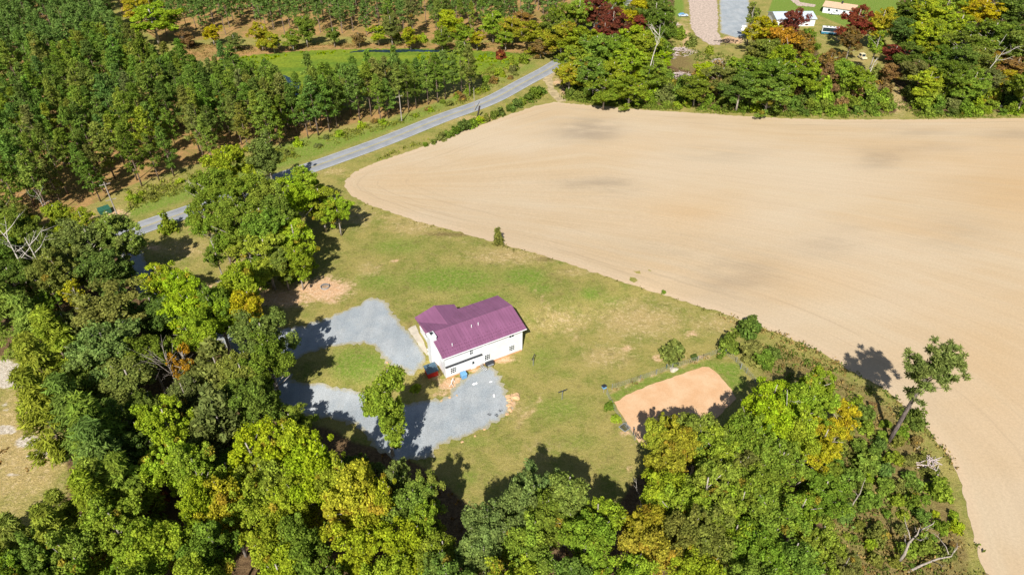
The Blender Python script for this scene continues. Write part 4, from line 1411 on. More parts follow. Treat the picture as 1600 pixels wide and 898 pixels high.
LIST = '''
36 364 26 G|64 384 28 OL|20 400 26 DG|142 385 44 BG 19|189 378 34 BG|167 420 40 DG|92 432 34 OL|21 442 34 DG|120 462 28 YO 15 s|178 494 52 OL 19|250 436 27 YG 14|285 455 28 YG 15|300 488 34 YG|374 452 32 YG|392 480 30 YO|340 492 28 G
171 552 52 BG 19|205 600 46 BG|130 590 34 G|313 530 36 LG|345 500 30 YG|412 535 42 BG 19|420 575 36 G|256 505 30 DG 15|235 560 34 DG 15|290 620 26 OL 14|400 625 40 G|380 590 34 OL
263 668 36 YG|275 722 40 YG|310 745 34 LG|395 718 44 YG|414 752 44 LG|357 802 42 YO|263 862 46 LG|226 876 40 G|425 853 40 YG|339 868 42 G|320 805 34 YG|215 700 30 DG 14|235 640 30 DG 14
450 692 36 YG|497 745 50 YG 19|469 788 42 YG|555 800 50 YO 19|530 770 40 YG|600 800 36 YO|618 757 26 BG 14|590 752 22 BG 13|641 803 40 BG|670 780 26 BG 15|624 866 42 LG|693 868 40 LG|483 868 42 G|400 800 38 YG|550 862 42 YG|440 905 44 YG|520 925 44 G|600 925 42 YG|700 930 44 G|330 930 44 YG|230 940 44 G|660 835 30 YG
762 832 40 BG 18|756 876 40 BG|819 802 38 BG|822 860 40 YG|888 773 44 BG 19|840 779 36 BG 17|853 812 40 G|933 816 38 YG 17|914 858 44 LG 18|824 890 36 G|800 935 44 YG|900 930 44 G|980 925 44 YG
1036 776 38 YG|1001 834 36 YO|1012 869 42 YO|1058 810 40 YG|1100 776 46 LG 19|1122 810 44 YG|1105 848 44 OL|1065 848 38 OL|1177 868 40 G|1080 910 44 YG|1170 925 40 G|1145 845 36 YG|1155 795 34 G
1032 702 30 YG 15|1040 730 32 YO 16|1092 694 38 OL 16|1113 716 36 LG|1045 674 22 YO 14|1085 672 26 YG 13 s|1062 704 30 YO 16|1108 700 34 G|1189 668 38 YG|1207 622 28 YG 14|1262 644 36 YG|1276 610 30 YG 14|1285 692 32 YO 14|1204 712 40 LG|1240 690 34 LG|1165 700 34 G|1150 745 36 OL|1230 655 30 YG|1318 652 24 Y 11|1172 662 24 YG 13
1214 735 40 G|1209 826 44 LG|1281 842 32 LG 13|1237 872 40 G|1320 884 26 OL 9|1180 770 38 G|1255 905 34 G 14|1250 800 30 LG 14|1150 690 28 G
600 626 32 LG 21 l
353 262 30 LG 19|417 250 32 BG 18|383 312 36 G 18|333 302 30 G 17|417 309 32 LG|477 288 28 YG 14|500 314 26 YG 14|460 320 30 YG 17|526 326 22 YG 12|377 346 36 G 18|345 358 30 G 14.9|410 350 38 G 19|414 396 38 LG 14.9|460 372 30 YG 14.9|464 408 20 LG 12|337 398 22 G 15 s|440 340 30 G 18|367 478 26 YG 14|377 446 22 YO 13|440 408 24 G 12|395 420 20 G 10|320 340 24 G 15
52 512 36 PL 18 w|85 530 38 PL 18 w|66 580 42 PL 20 w|62 636 42 PL 20 w|150 675 48 PN 20 w|158 714 46 PN 19 w|110 640 40 PN 18 w|150 790 38 PL 19 w|88 838 38 PL 16 w|34 850 40 PL 16 w|10 900 40 PL 15 w|60 890 40 G 16|104 806 30 PL 14 w|162 772 44 PL 18 w|200 760 40 PL 17 w|185 830 42 LG 18|120 880 44 LG|30 930 44 G|140 940 40 G|10 480 40 PL 17 w|200 660 30 DG 15
338 572 32 OL 15 c|339 650 34 OL 17 c|320 690 26 OL 13 c
878 56 26 YO 16|862 40 20 G|912 62 30 LG 17|933 74 30 LG 17|928 112 28 G 15|930 14 22 R 17|958 34 21 R 17|945 48 15 R 13|998 16 22 YO 16|1025 20 24 G|1037 38 22 DG|890 114 20 YO 13|990 58 26 YG|988 92 28 LG|985 135 24 LG 13|1020 110 24 LG 14|958 112 24 YG 14|960 80 26 G|878 22 20 G|905 16 22 LG|1005 70 22 YG|900 90 24 LG 15|1000 40 18 R 12|945 138 22 G 12|1022 70 18 LG 13
1101 110 18 YG 11|1128 120 24 OL 13|1088 136 24 G 11|1150 110 24 YG 13|1158 135 26 DG 14|1176 112 28 G 16|1203 142 28 LG 14|1212 114 30 G 17|1176 24 20 BG 19 s|1196 46 24 YO 17|1221 62 24 O 17|1238 36 20 R 19|1200 80 24 OL 16|1225 92 26 LG 17|1240 120 26 LG 15|1263 108 24 LG 17|1262 62 18 G 15|1250 66 20 BR 15|1185 80 18 OL 15
1297 96 18 BR 13|1297 118 18 BR 13|1318 112 22 LG 15|1342 122 22 LG 14|1340 32 23 R 18|1332 58 14 BR 14|1378 34 22 Y 18|1371 70 20 YG 19 s|1400 80 18 R 8|1393 110 16 BR 8|1413 48 26 DG 17|1436 52 24 YG 17|1448 16 26 YG 17|1433 108 22 OL 12|1452 126 22 YG 13|1424 84 20 DG 13|1466 52 24 YG 17|1488 116 26 DG 16|1503 96 28 DG 17|1500 40 28 YG 17|1536 16 28 Y 17|1551 54 30 G 18|1584 14 28 DG 17|1521 128 24 LG 14|1475 90 22 G 15|1562 90 20 O 9|1580 55 24 G 17|1590 100 20 BR 9|1535 90 22 OL 14|1480 10 26 LG 17|1545 120 20 OL 11|1420 15 22 DG 16|1600 70 28 G|1610 130 22 G|1510 70 24 G|1575 120 18 YO 8
237 30 36 YG 17|215 12 24 YO 15|405 50 16 YO 12|425 62 14 YO 9|770 34 20 YG 14|800 40 18 YO 13|835 48 24 YO 14|815 30 16 BR 12|790 58 14 LG 9|845 72 14 BR 8|855 58 14 G 10|330 50 14 YO 9|365 62 12 OL 8|455 58 13 LG 9|520 52 12 G 9|590 50 13 YG 9|640 54 14 YO 10|690 56 14 G 11|725 50 15 LG 12|745 58 12 YO 9|560 58 10 BR 7|870 62 13 YG 9|290 58 12 BR 8|475 40 16 G 14|610 38 16 OL 14|700 30 18 YG 14
'''
for row in LIST.strip().split('\n'):
    for q in row.split('|'):
        f = q.split()
        k = 'b'
        if f[-1] in 'bstwcl' and len(f[-1]) == 1:
            k = f.pop()
        tree(float(f[0]), float(f[1]), float(f[2]), f[3], float(f[4]) if len(f) > 4 else random.uniform(15.5, 18), k)

# lower trees that close the gaps of the two woods
FILL = [[(-40, 345), (90, 362), (190, 372), (205, 420), (250, 470), (340, 520), (420, 560), (440, 640), (480, 700), (570, 760), (640, 790), (720, 850), (830, 850), (950, 860), (1000, 790), (1040, 740), (1110, 720), (1170, 690), (1250, 700), (1290, 760), (1310, 880), (1330, 1010), (-40, 1010)],
        [(880, 105), (930, -20), (1040, -20), (1040, 80), (1060, 140), (1120, 140), (1165, 110), (1190, 60), (1260, 80), (1300, 120), (1360, 150), (1200, 160), (1000, 150)],
        [(1415, 60), (1425, -30), (1640, -30), (1640, 160), (1450, 150)]]
CLEAR_W = gpoly(CLEARING)
nf = 0
for fi, poly in enumerate(FILL):
    W = gpoly(poly)
    A = np.array(W)
    for _ in range(1500 if fi == 0 else 160):
        x, y = random.uniform(A[:, 0].min(), A[:, 0].max()), random.uniform(A[:, 1].min(), A[:, 1].max())
        if float(poly_sdf(np.array([x]), np.array([y]), W)[0]) < 1 or float(poly_sdf(np.array([x]), np.array([y]), CLEAR_W)[0]) > -3:
            continue
        if fi == 0 and float(poly_sdf(np.array([x]), np.array([y]), GRAVEL_W)[0]) > -1.5:
            continue
        if any((x - a) ** 2 + (y - b) ** 2 < (max(4.6, .86 * r)) ** 2 for a, b, r in TREES):
            continue
        uu, vv, _ = px(x, y, 9.0)
        if fi == 0 and uu < 125 and 530 < vv < 815:
            continue
        h = random.uniform(9, 13) if fi == 0 else random.uniform(7, 11)
        R = random.uniform(2.6, 3.6)
        c = random.choice(['G', 'LG', 'YG', 'OL', 'G', 'BG', 'YG', 'DG'])
        t = plant('broadleaf_tree', '', 'tree', random.choice(LOWB), (x, y, float(hgt(x, y))), R / 4.3, h / 17, jcol(c))
        u, v, _ = px(x, y, h * .7)
        LAB.add(t, float(u), float(v), CNAME[c], 'understorey tree')
        TREES.append((x, y, R))
        nf += 1
open('/tmp/w/log','w').write(str(len(TREES))+' '+str(nf)) if 0 else None
print('broadleaf', len(TREES), 'fill', nf)
LAB.run('trees of the mixed woods')

# ------------------------------------------------------------------ the pine plantation
PG, PF = gpoly(PINEGROUND), gpoly(PINEFAR)
ROAD_A = np.array(ROAD_W)
rd = np.array([math.cos(.78), math.sin(.78)]); rn = np.array([-rd[1], rd[0]])
cand = []
for poly, sp0, sp1, far in ((PG, 5.2, 3.9, 0), (PF, 8.5, 6.0, 1)):
    A = np.array(poly)
    cs, ct = A @ rd, A @ rn
    for i in np.arange(cs.min(), cs.max(), sp1):
        for j in np.arange(ct.min(), ct.max(), sp0):
            q = rd * (i + random.gauss(0, .5)) + rn * (j + random.gauss(0, .35))
            cand.append((q[0], q[1], far))
cand = np.array(cand)
ok = np.where(cand[:, 2] == 0, poly_sdf(cand[:, 0], cand[:, 1], PG), poly_sdf(cand[:, 0], cand[:, 1], PF)) > .3
cand = cand[ok & (cand[:, 1] < 470)]
u, v, d = px(cand[:, 0], cand[:, 1], np.full(len(cand), 12.0))
cand = cand[(u > -60) & (v > -60) & (v < 930) & (u < 920)]
keep = []
for x, y, far in cand:
    if any((x - a) ** 2 + (y - b) ** 2 < (r * .75) ** 2 for a, b, r in TREES):
        continue
    if random.random() < (.18 if far else .46 if px(x, y, 8.0)[0] < 390 else .10):
        continue
    keep.append((x, y, far))
keep = np.array(keep)
dr = np.array([np.min(np.hypot(ROAD_A[:, 0] - x, ROAD_A[:, 1] - y)) for x, y, _ in keep])
order = np.argsort(np.hypot(keep[:, 0], keep[:, 1]))
print('pines', len(keep))
pine_front = []
rest = []
for n, i in enumerate(order):
    x, y, far = keep[i]
    u, v, d = (float(q) for q in px(x, y, 11.0))
    if n < 292 and u > -30:
        c = random.choice(['PN', 'PN', 'PL', 'PN', 'G', 'OL', 'DG'])
        s = random.uniform(.76, 1.14) * (.98 if u > 400 else 1)
        t = plant('pine_tree', '', 'pine tree', random.choice(PINE), (x, y, float(hgt(x, y))), s * random.uniform(1.0, 1.25) , s, jcol(c), 'pines of the roadside plantation')
        if dr[i] < 13.5:
            pine_front.append((u, t))
        elif u > 380:
            t['label'] = 'tall pine packed in the plantation strip between the road and the marsh'
        elif v > 300:
            t['label'] = 'tall pine in the plantation above the green roadside dumpster'
        else:
            t['label'] = 'tall pine in a plantation row on orange ground, well back from the road'
    else:
        rest.append((x, y, far))
pine_front.sort(key=lambda q: q[0])
TENS = 'first second third fourth fifth sixth seventh eighth ninth tenth eleventh twelfth thirteenth fourteenth fifteenth sixteenth seventeenth eighteenth nineteenth twentieth'.split()
nl = len(pine_front)
for k, (u, t) in enumerate(pine_front):
    if k < 20:
        t['label'] = f'pine on the plantation edge by the road, {TENS[k]} from the left of the photo'
    elif nl - 1 - k < 20:
        t['label'] = f'pine on the plantation edge by the road, {TENS[nl - 1 - k]} from its right end'
    else:
        t['label'] = 'pine on the plantation edge by the road, midway along the row'


def merged(name, protos, spots, col, thin, kind='stuff', mat_='leaf'):
    """many far plants as one mesh: spots (x, y, scale_r, scale_h); every thin-th leaf of the prototype, enlarged"""
    VV, LV, CV = [], [], []
    r = np.random.default_rng(5)
    cache = []
    for me in protos:
        n = len(me.polygons)
        co = np.empty(len(me.vertices) * 3, np.float32); me.vertices.foreach_get('co', co)
        Q = co.reshape(n, 4, 3)
        sel = r.permutation(n)[:n // thin]
        Q = Q[sel]; c = Q.mean(1, keepdims=True)
        Q = c + (Q - c) * math.sqrt(thin) * .95
        lv = np.empty(n, np.float32); me.attributes['leafvar'].data.foreach_get('value', lv)
        cv = np.empty(n, np.float32); me.attributes['clumpvar'].data.foreach_get('value', cv)
        cache.append((Q, lv[sel], cv[sel]))
    for x, y, sr, sh in spots:
        Q, lv, cv = cache[r.integers(len(cache))]
        a = r.uniform(0, 6.28)
        ca, sa = math.cos(a) * sr, math.sin(a) * sr
        X = Q[..., 0] * ca - Q[..., 1] * sa + x
        Y = Q[..., 0] * sa + Q[..., 1] * ca + y
        Z = Q[..., 2] * sh + float(hgt(x, y))
        VV.append(np.stack([X, Y, Z], -1).reshape(-1, 3)); LV.append(np.clip(lv * .8 + r.uniform(0, .2), 0, 1)); CV.append((cv + r.random()) % 1)
    V = np.concatenate(VV); n = len(V) // 4
    me = bpy.data.meshes.new(name)
    me.vertices.add(4 * n); me.vertices.foreach_set('co', V.astype(np.float32).ravel())
    me.loops.add(4 * n); me.loops.foreach_set('vertex_index', np.arange(4 * n, dtype=np.int32))
    me.polygons.add(n); me.polygons.foreach_set('loop_start', np.arange(0, 4 * n, 4, dtype=np.int32))
    for k, A in (('leafvar', LV), ('clumpvar', CV)):
        a = me.attributes.new(k, 'FLOAT', 'FACE'); a.data.foreach_set('value', np.concatenate(A).astype(np.float32))
    me.materials.append(M[mat_])
    me.update(calc_edges=True)
    o = link_obj(name, me)
    o.color = tuple(q * 1.3 for q in col[:3]) + (0,)
    o['kind'] = 'stuff'
    return o


sp = [(x, y, random.uniform(.85, 1.15), random.uniform(.84, 1.1)) for x, y, _ in rest]
merged('pine_forest', [p[0] for p in PINE], sp, COLS['PN'], 2)
b = MB()
for x, y, a, s in sp:
    z = float(hgt(x, y))
    b.tube([(x, y, z - .2), (x + random.gauss(0, .15), y + random.gauss(0, .15), z + 16 * s)], [.19, .05], 5)
o = b.done('pine_forest_trunks', M['pine_bark'])
o['kind'] = 'stuff'

# ------------------------------------------------------------------ the lone leaning pine at the field edge
r = np.random.default_rng(77)
x, y, z = at(1397, 690)
LH = 22.5
lean = np.array([0.6, 0.2])
kk = []
for (cx, cz, rad, n) in ((0.4, 20.4, 1.5, 9), (1.9, 20.3, 1.6, 9), (-2.6, 18.6, 1.5, 8), (-3.7, 17.9, 1.0, 5), (2.9, 18.3, 1.5, 8), (.5, 18.6, 1.9, 12), (-1.4, 16.8, 1.5, 8), (1.6, 16.6, 1.7, 9), (3.6, 16.8, 1.0, 5), (-.6, 15.0, 1.2, 6), (1.4, 15.0, 1.3, 7), (-1.2, 14.0, 1.1, 6), (0.2, 13.6, 1.0, 5), (-.4, 10.9, 1.0, 6), (.3, 17.4, 2.0, 14), (-2.0, 17.6, 1.6, 9), (2.3, 19.2, 1.5, 9), (-.9, 20.1, 1.2, 6)):
    for _ in range(n):
        dd = r.normal(size=3); dd /= np.linalg.norm(dd)
        kk.append(np.array([cx * 1.12, np.clip(r.normal(), -1, 1) * 1.5, cz]) + dd * rad * r.uniform(.3, 1) * np.array([1, 1.0, .65]))
kk = np.array(kk)
per = 76
idx = np.repeat(np.arange(len(kk)), per)
dd = r.normal(size=(len(idx), 3)); dd[:, 2] += .2; dd /= np.linalg.norm(dd, axis=1, keepdims=True)
C_ = kk[idx] + dd * r.uniform(.2, .75, (len(idx), 1)) * np.array([1, 1, .7])
N_ = np.cross(dd, r.normal(size=dd.shape)) + np.array([0, -.25, .55])
lone = thing('lone_pine', 'tall solitary pine with long bare trunk leaning over the bare field', 'pine tree', (x, y, z), 0)
lc = leaf_mesh('crown', C_, N_, .075 * r.uniform(.8, 1.4, len(idx)), np.full(len(idx), 3.4), r.random(len(kk))[idx], r, direction=dd)
co_ = link_obj('crown', lc, lone); co_.color = (.20, .245, .07, 0)
b = MB()
b.tube([(-1.0, 0, -.4), (-.75, 0, 4), (-.45, .1, 9), (-.2, .1, 14), (.3, 0, 18), (.6, 0, 20.2)], [.42, .34, .29, .22, .15, .05], 9)
b.done('trunk', M['lone_bark'], lone, True)
for q in kk[::5]:
    b = MB()
    z0 = max(10.5, q[2] - .9 * abs(q[0]) * .5 - 1)
    b.tube([(-.45 + (z0 - 9) * .08, 0, z0), tuple((q + np.array([0, 0, z0])) / 2 * np.array([1, 1, 0]) + np.array([0, 0, (q[2] + z0) / 2 - .2])), tuple(q)], [.09, .06, .02], 5)
    b.done('branch', M['lone_bark'], lone, True)


# ------------------------------------------------------------------ dead and pale trees
def snag(u, v, label, h, spread, seed, m='dead_wood', lean=(0, 0), r0=.2, nb=5, name='dead_tree', start=.4):
    r = np.random.default_rng(seed)
    t = thing(name, label, 'dead tree', at(u, v))
    P = [np.array([lean[0] * k, lean[1] * k, h * k]) + r.normal(size=3) * np.array([.25, .25, 0]) * k for k in (0, .3, .6, .85, 1)]
    P[0][2] = -.3
    b = MB(); b.tube(P, [r0, r0 * .8, r0 * .6, r0 * .4, r0 * .15], 7); b.done('trunk', M[m], t, True)
    for _ in range(nb):
        k = r.uniform(start, .92)
        p0 = np.array([lean[0] * k, lean[1] * k, h * k])
        a = r.uniform(0, 6.28)
        L = spread * r.uniform(.5, 1.1)
        dv = np.array([math.cos(a), math.sin(a), r.uniform(.3, 1.0)])
        p1 = p0 + dv * L * .5 + r.normal(size=3) * .15
        p2 = p0 + dv * L + np.array([0, 0, L * .2]) + r.normal(size=3) * .3
        b = MB(); b.tube([p0, p1, p2], [r0 * .45, r0 * .3, r0 * .08], 5)
        for _ in range(3):
            e = p1 + (p2 - p1) * r.uniform(.1, .8)
            b.tube([e, e + (dv + r.normal(size=3) * .8) * L * .28], [r0 * .16, r0 * .05], 4)
        b.done('branch', M[m], t, True)
    return t


snag(1466, 139, 'pale bare trunk with forked top between dark crowns behind the field', 15, 3.0, 1, 'white_bark', (2.5, 0), .22, 3, start=.75)
snag(1513, 150, 'long white leaning trunk with side limb near the far field corner', 17, 4.5, 2, 'white_bark', (8, 2), .24, 4, start=.6)
snag(1578, 95, 'white leaning trunk by the orange brush at the far field corner', 10, 2.5, 3, 'white_bark', (4, 0), .22, 2)
snag(1533, 112, 'thin grey trunk leaning between the two white trunks', 13, 2.5, 4, 'white_bark', (5, 2), .16, 3)
snag(1004, 152, 'tall white dead tree standing in front of the leafy wood by the field', 24, 4.0, 5, 'white_bark', (3.2, 0), .26, 6, start=.6)
snag(1008, 152, 'short white dead trunk leaning beside the tall white one', 9, 2.0, 6, 'white_bark', (4.2, 0), .17, 2)
snag(1354, 126, 'white bare trunk below the yellow leaning tree by the buggy', 8, 1.5, 7, 'white_bark', (1.0, 0), .24, 2)
snag(1403, 878, 'broken pale snag in the weeds with jagged top', 7, 2.5, 8, 'dead_wood', (.8, .6), .26, 3)
snag(1416, 893, 'long pale fallen limb raised out of the weeds beside the broken snag', 3.0, 2.2, 9, 'dead_wood', (7.0, 1.5), .20, 3)
snag(1417, 850, 'crooked pale limb slanting above the broken snag', 2.4, 1.6, 15, 'dead_wood', (4.2, 2.2), .18, 3)
snag(1214, 790, 'dead grey stump with several upright branches in the young growth', 5, 3.5, 10, 'dead_wood', (1, 0), .22, 6, start=.15)
snag(1326, 800, 'single thin dead pole in the young growth below the lone pine', 6, 1.0, 16, 'dead_wood', (1.5, 1.5), .12, 1)
snag(996, 815, 'slim white snag in the dark gap below the lawn', 7, 2.2, 11, 'white_bark', (0, 0), .11, 6)
snag(78, 480, 'forked white snag rising over the feathery pines', 19, 4.5, 12, 'white_bark', (-3.0, 1.5), .24, 7, start=.6)
snag(100, 490, 'second forked white snag beside the feathery pines', 18, 4.0, 13, 'white_bark', (-1, 1), .22, 7, start=.6)
snag(292, 640, 'wide pale bare crown with a few orange leaves in a dark gap', 13.5, 3.2, 14, 'dead_wood', (0, 0), .12, 22, start=.5)
snag(1180, 720, 'thin white branch crown poking through yellow-green leaves', 16, 4, 17, 'white_bark', (2, 0), .14, 6, start=.6)
snag(1225, 130, 'pair of thin white stems in front of the orange tree', 16, 3, 18, 'white_bark', (-3, 0), .17, 4, start=.5)
snag(318, 318, 'twisted pale bare limb at the roadside tree clump', 7, 2, 19, 'white_bark', (-2, 0), .10, 5)
snag(95, 372, 'pale bare branches above the trees by the roadside dumpster', 13, 2.5, 20, 'white_bark', (-1.5, 1), .10, 6)
tree(290, 572, 22, 'O', 14, 's')['label'] = 'sparse orange-leaved tree inside the bare pale crown'

# ------------------------------------------------------------------ shrubs
SL = Labeller()
NSH = 0


def shrub(u, v, rpx, c, hk=1.0, lab=None, proto=None, world=None, look='shrub', group=None):
    global NSH
    x, y = world if world else gp(u, v)
    s = px_per_m(x, y, 1)
    R = rpx / s
    pr = proto or random.choice(SHRUB)
    t = plant('shrub', lab or '', 'shrub', pr, (x, y, float(hgt(x, y)) - .05), R / 1.5, R / 1.5 * hk, jcol(c), group, ('foliage', 'stem'))
    if lab is None:
        SL.add(t, u, v, CNAME[c], look)
    NSH += 1
    return t


shrub(779, 381, 9, 'OL', 1.45, 'small dark upright conifer alone at the edge of lawn and field', CONE[0])
shrub(1049, 562, 21, 'OL', 1.15, 'large dark rounded bush above the sand arena')
shrub(1135, 548, 17, 'G', 1.3, 'leafy shrub at the bend of the arena fence')
shrub(1171, 522, 19, 'DG', 1.2, 'dense dark shrub between the arena fence and the field')
shrub(1172, 556, 24, 'OL', .9, 'low wide olive shrub behind the dense dark one')
shrub(1190, 566, 20, 'G', .8, 'low grassy green shrub beside the arena fence end')
shrub(1207, 556, 14, 'DG', 1.0, 'small dark shrub on the dry grass near the field')
shrub(1085, 560, 6, 'DG', 1.0, 'tiny round shrub between the dark bush and arena fence')
shrub(1124, 559, 6, 'DG', 1.0, 'tiny dark shrub under the fence bend')
shrub(951, 637, 9, 'G', .8, 'bright vine mound growing on the arena fence, upper one')
shrub(964, 656, 10, 'LG', .8, 'bright vine mound growing on the arena fence, lower one')
shrub(265, 362, 14, 'G', 1.3, 'rounded green bush on the near road verge')
shrub(302, 349, 11, 'G', 1.2, 'smaller green bush on the near road verge')
shrub(318, 348, 9, 'LG', 1.0, 'low bush where the road runs behind trees')
shrub(457, 437, 11, 'LG', 1.0, 'small bright bush at the foot of the big green trees')
shrub(418, 438, 8, 'LG', .8, 'low bright bush on bare soil under the big trees')
shrub(1037, 458, 4, 'G', 1.2, 'tiny green bush on the lawn edge by the field')
shrub(162, 893, 22, 'R', 1.6, 'small red leaved shrub at the bottom of the wood')
shrub(240, 790, 22, 'R', 1.3, 'dark red shrub in a shaded gap of the wood')
shrub(435, 575, 14, 'LG', 1.2, 'shaded bush on the grass island between the gravel arms')
shrub(650, 607, 10, 'LG', .6, 'low grass clump beside the clay at the house corner')
for (u, v, rp, c) in ((700, 214, 10, 'G'), (712, 208, 11, 'DG'), (724, 203, 12, 'DG'), (737, 198, 12, 'G'), (750, 192, 8, 'YG'), (760, 190, 7, 'OL'), (772, 184, 9, 'DG'), (783, 180, 8, 'DG'), (797, 173, 9, 'DG'), (808, 168, 10, 'DG'), (816, 164, 7, 'G'), (826, 158, 11, 'DG'), (836, 152, 12, 'DG'), (845, 147, 10, 'DG'),
                      (690, 219, 8, 'OL'), (678, 224, 6, 'OL'), (665, 228, 5, 'G')):
    shrub(u, v, rp, c, .9, None, None, None, 'roadside shrub')
# young growth below the lone pine
RW = gpoly([(1300, 640), (1345, 620), (1400, 650), (1440, 690), (1475, 740), (1500, 800), (1520, 898), (1330, 898), (1275, 790), (1250, 760), (1300, 700)])
A = np.array(RW)
LISTR = [(1344, 655, 20, 'DG'), (1424, 660, 18, 'DG'), (1340, 702, 15, 'G'), (1372, 698, 15, 'DG'), (1393, 722, 16, 'G'), (1350, 732, 22, 'G'), (1362, 716, 16, 'DG'), (1330, 750, 20, 'G'), (1421, 755, 18, 'G'), (1464, 772, 22, 'LG'), (1381, 764, 18, 'G'), (1355, 790, 20, 'PN'), (1424, 786, 14, 'G'), (1438, 812, 16, 'PN'),
         (1318, 806, 20, 'PN'), (1268, 772, 22, 'G'), (1493, 826, 12, 'YG'), (1440, 858, 18, 'G'), (1415, 862, 14, 'LG'), (1405, 680, 12, 'G'), (1380, 742, 16, 'PN'), (1300, 740, 18, 'G'), (1290, 760, 18, 'LG'), (1400, 785, 14, 'G'), (1450, 742, 12, 'OL'), (1480, 870, 14, 'OL'), (1370, 840, 18, 'OL')]
for (u, v, rp, c) in LISTR:
    shrub(u, v, rp, c, 1.0, None, None, None, 'young shrub')
pts = [gp(q[0], q[1]) for q in LISTR]
for _ in range(900):
    x, y = random.uniform(A[:, 0].min(), A[:, 0].max()), random.uniform(A[:, 1].min(), A[:, 1].max())
    if float(poly_sdf(np.array([x]), np.array([y]), RW)[0]) < .8 or any((x - a) ** 2 + (y - b) ** 2 < 2.2 ** 2 for a, b in pts):
        continue
    pts.append((x, y))
    u, v, _ = (float(q) for q in px(x, y, 1))
    shrub(u, v, random.uniform(6, 14), random.choice(['G', 'LG', 'OL', 'PN', 'G', 'YG', 'BR', 'OL']), random.uniform(.7, 1.1), None, None, (x, y), 'low shrub')
# hedge along the far side of the field
hp = catmull([gp(u, v) for u, v in ((872, 150), (905, 157), (960, 162), (1020, 167), (1090, 171), (1150, 175), (1220, 179), (1300, 181), (1385, 181))], False, 12)
hp2 = catmull([gp(u, v) for u, v in ((1432, 181), (1500, 181), (1600, 179), (1680, 178))], False, 16)
hn = 0
for line in (hp, hp2):
    for row, off in ((0, 1.0), (1, 5.5), (2, 11.0)):
        acc = 0
        for a, b in zip(line, line[1:]):
            a, b = np.array(a), np.array(b)
            L = np.linalg.norm(b - a)
            acc += L
            if acc > 3.6 + row * .6:
                acc = 0
                n = np.array([-(b - a)[1], (b - a)[0]]) / L
                q = a + n * (off + random.uniform(-.8, 1.2)) + (b - a) * random.random()
                u, v, _ = (float(k) for k in px(q[0], q[1], 1))
                c = random.choice(['G', 'DG', 'LG', 'OL', 'G', 'YG', 'BR'] if row else ['DG', 'G', 'G', 'LG'])
                shrub(u, v, random.uniform(8, 13) * (.9 + .3 * row), c, random.uniform(.75, 1.05) * (1 + .25 * row), None, None, (q[0], q[1]), 'hedge shrub')
                hn += 1
VB = catmull([(205, 318), (300, 285), (390, 258), (460, 238), (550, 210), (640, 184), (720, 156), (770, 134), (810, 112)], False, 7)
for q in VB:
    if random.random() < .8:
        shrub(q[0] + random.uniform(-6, 6), q[1] + random.uniform(-8, 4), random.uniform(4, 9), random.choice(['OL', 'YG', 'G', 'YG', 'LG', 'OL', 'BR']), random.uniform(.6, 1.0), None, None, None, 'verge shrub')
for (u, v, rp, c) in ((1385, 158, 12, 'OL'), (1391, 172, 9, 'G'), (1379, 172, 10, 'G'), (1384, 145, 11, 'BR'), (1374, 160, 12, 'LG'), (1440, 172, 16, 'LG'), (1060, 60, 12, 'G'), (1080, 72, 10, 'OL'), (1108, 84, 9, 'YG'), (1096, 120, 14, 'BR'), (1050, 58, 12, 'OL'), (1040, 130, 14, 'G'), (1075, 150, 14, 'G'), (1340, 152, 12, 'BR'), (1380, 132, 12, 'BR'), (1366, 124, 14, 'OL'), (1418, 150, 12, 'OL'), (800, 108, 10, 'LG'), (780, 118, 10, 'LG'), (760, 128, 9, 'G'), (820, 98, 10, 'G'), (783, 92, 9, 'R'), (300, 72, 8, 'BR'), (560, 66, 9, 'BR'), (480, 64, 7, 'OL'), (620, 62, 8, 'LG'), (660, 66, 9, 'LG'), (700, 62, 8, 'G')):
    shrub(u, v, rp, c, 1.0, None, None, None, 'shrub')
SL.run('shrubs of the verges and thickets')
print('shrubs', NSH)


# ------------------------------------------------------------------ weeds and tall grass that nobody could count
def scatter(name, polys, col, dens, size, tall, seed, jitter_col=None, per=9):
    r = np.random.default_rng(seed)
    C, N, S, D, cl = [], [], [], [], []
    for poly in polys:
        W = gpoly(poly); A = np.array(W)
        lo, hi = A.min(0), A.max(0)
        n = int((hi - lo).prod() * dens)
        q = r.uniform(lo, hi, (n, 2))
        q = q[poly_sdf(q[:, 0], q[:, 1], W) > 0]
        # patchy: keep more where a smooth random field is high
        f = np.sin(q[:, 0] * .31 + seed) + np.sin(q[:, 1] * .27 + 2 * seed) + np.sin((q[:, 0] + q[:, 1]) * .13)
        q = q[r.random(len(q)) < np.clip(.45 + .3 * f, .1, 1)]
        k = len(q)
        idx = np.repeat(np.arange(k), per)
        hh = tall * r.uniform(.4, 1.2, k)[idx]
        o = r.normal(0, .22 + .25 * tall, (k * per, 2))
        z = hgt(q[:, 0], q[:, 1])[idx] + hh * r.uniform(.15, .8, k * per)
        C.append(np.column_stack([q[idx] + o, z]))
        N.append(np.column_stack([r.normal(size=(k * per, 2)), r.uniform(.1, .9, k * per)]))
        D.append(np.column_stack([r.normal(0, .5, (k * per, 2)), np.ones(k * per)]))
        S.append(size * r.uniform(.6, 1.4, k * per)); cl.append(r.random(k)[idx])
    C = np.concatenate(C)
    me = leaf_mesh(name, C, np.concatenate(N), np.concatenate(S), np.full(len(C), 1.8), np.concatenate(cl), r, direction=np.concatenate(D))
    o = link_obj(name, me); o.color = tuple(q * 1.15 for q in col[:3]) + (0,)
    o['kind'] = 'stuff'
    return o


def band(pts, w0, w1):
    """strip along a photo-position line, w pixels above / below"""
    return [(u, v - w0) for u, v in pts] + [(u, v + w1) for u, v in pts[::-1]]


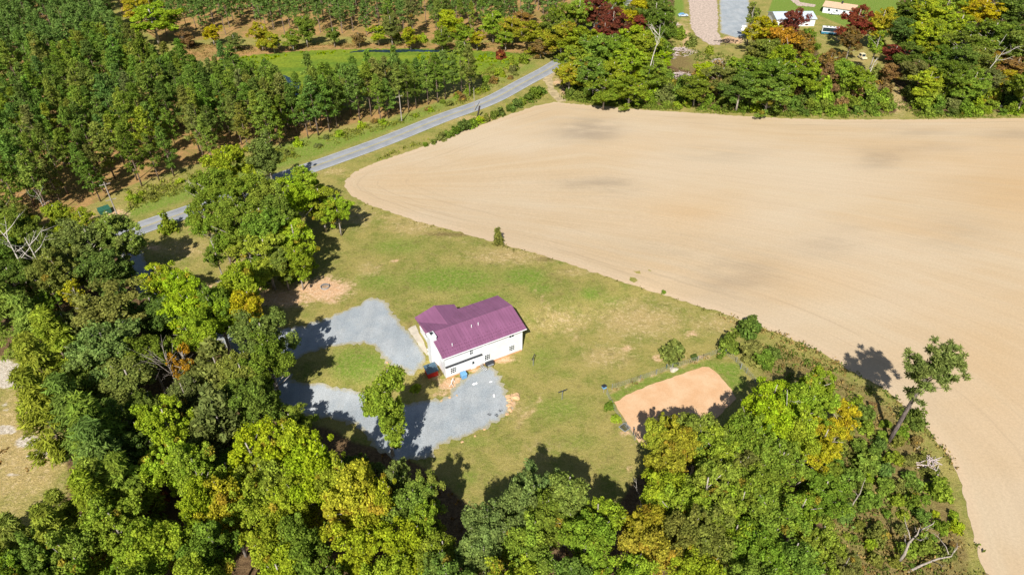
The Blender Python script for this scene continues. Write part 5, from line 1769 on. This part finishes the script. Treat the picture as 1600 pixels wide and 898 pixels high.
EDGE = [(568, 317), (600, 328), (650, 345), (700, 358), (750, 372), (800, 386), (850, 400), (900, 416), (950, 433), (1000, 449), (1040, 462), (1090, 478), (1130, 490)]
EDGE2 = [(1130, 490), (1170, 503), (1210, 518), (1250, 535), (1290, 555), (1320, 574), (1350, 590), (1380, 607), (1402, 625), (1420, 642), (1445, 665), (1465, 690), (1485, 716), (1499, 745), (1510, 790), (1520, 830), (1530, 870), (1538, 898)]
scatter('dry_grass', [ROUGH, band(EDGE2, 2, 14), band([(955, 610), (1000, 593), (1050, 575), (1090, 564), (1125, 552)], 3, 2), [(240, 88), (300, 68), (420, 72), (560, 66), (700, 66), (850, 64), (850, 80), (700, 76), (560, 76), (420, 80), (330, 92)]], (.30, .22, .085, 0), 1.0, .12, .7, 3)
scatter('weeds', [ROUGH, [(1230, 600), (1300, 600), (1330, 690), (1280, 760), (1320, 900), (1240, 900), (1200, 800)], band(EDGE2, 1, 8)], (.125, .165, .035, 0), 1.0, .13, .7, 4)
scatter('weeds', [[(200, 330), (300, 296), (390, 268), (450, 252), (550, 218), (640, 190), (720, 163), (790, 130), (780, 122), (720, 155), (627, 186), (540, 203), (460, 226), (380, 246), (290, 268), (200, 300)],
                  [(560, 262), (620, 240), (700, 210), (800, 172), (850, 150), (850, 140), (790, 166), (700, 204), (620, 234)], [(770, 128), (830, 92), (850, 80), (800, 84), (740, 122)]], (.21, .225, .045, 0), 1.5, .14, .8, 5)
scatter('reeds', [[(335, 96), (400, 88), (470, 82), (540, 80), (540, 83), (470, 88), (400, 100)], [(640, 82), (720, 84), (800, 86), (820, 92), (780, 104), (700, 110), (620, 104)]], (.19, .26, .015, 0), .25, .25, .6, 6)
scatter('weeds', [band(EDGE, 0, 5)], (.165, .155, .045, 0), .8, .10, .3, 8)
scatter('undergrowth', [FOREST2[:], [(1040, 60), (1100, 85), (1150, 80), (1130, 120), (1060, 140)]], (.13, .16, .035, 0), .45, .17, 1.0, 9)
scatter('weeds', [band([(872, 152), (905, 160), (960, 165), (1020, 170), (1090, 174), (1150, 178), (1220, 182), (1300, 184), (1390, 184)], 7, 1.5), band([(1430, 184), (1500, 183), (1600, 182), (1690, 181)], 8, 1.5)], (.15, .19, .035, 0), 2.2, .17, 1.1, 12)
scatter('leaf_litter', [FOREST[:]], (.20, .12, .045, 0), .15, .14, .25, 10)
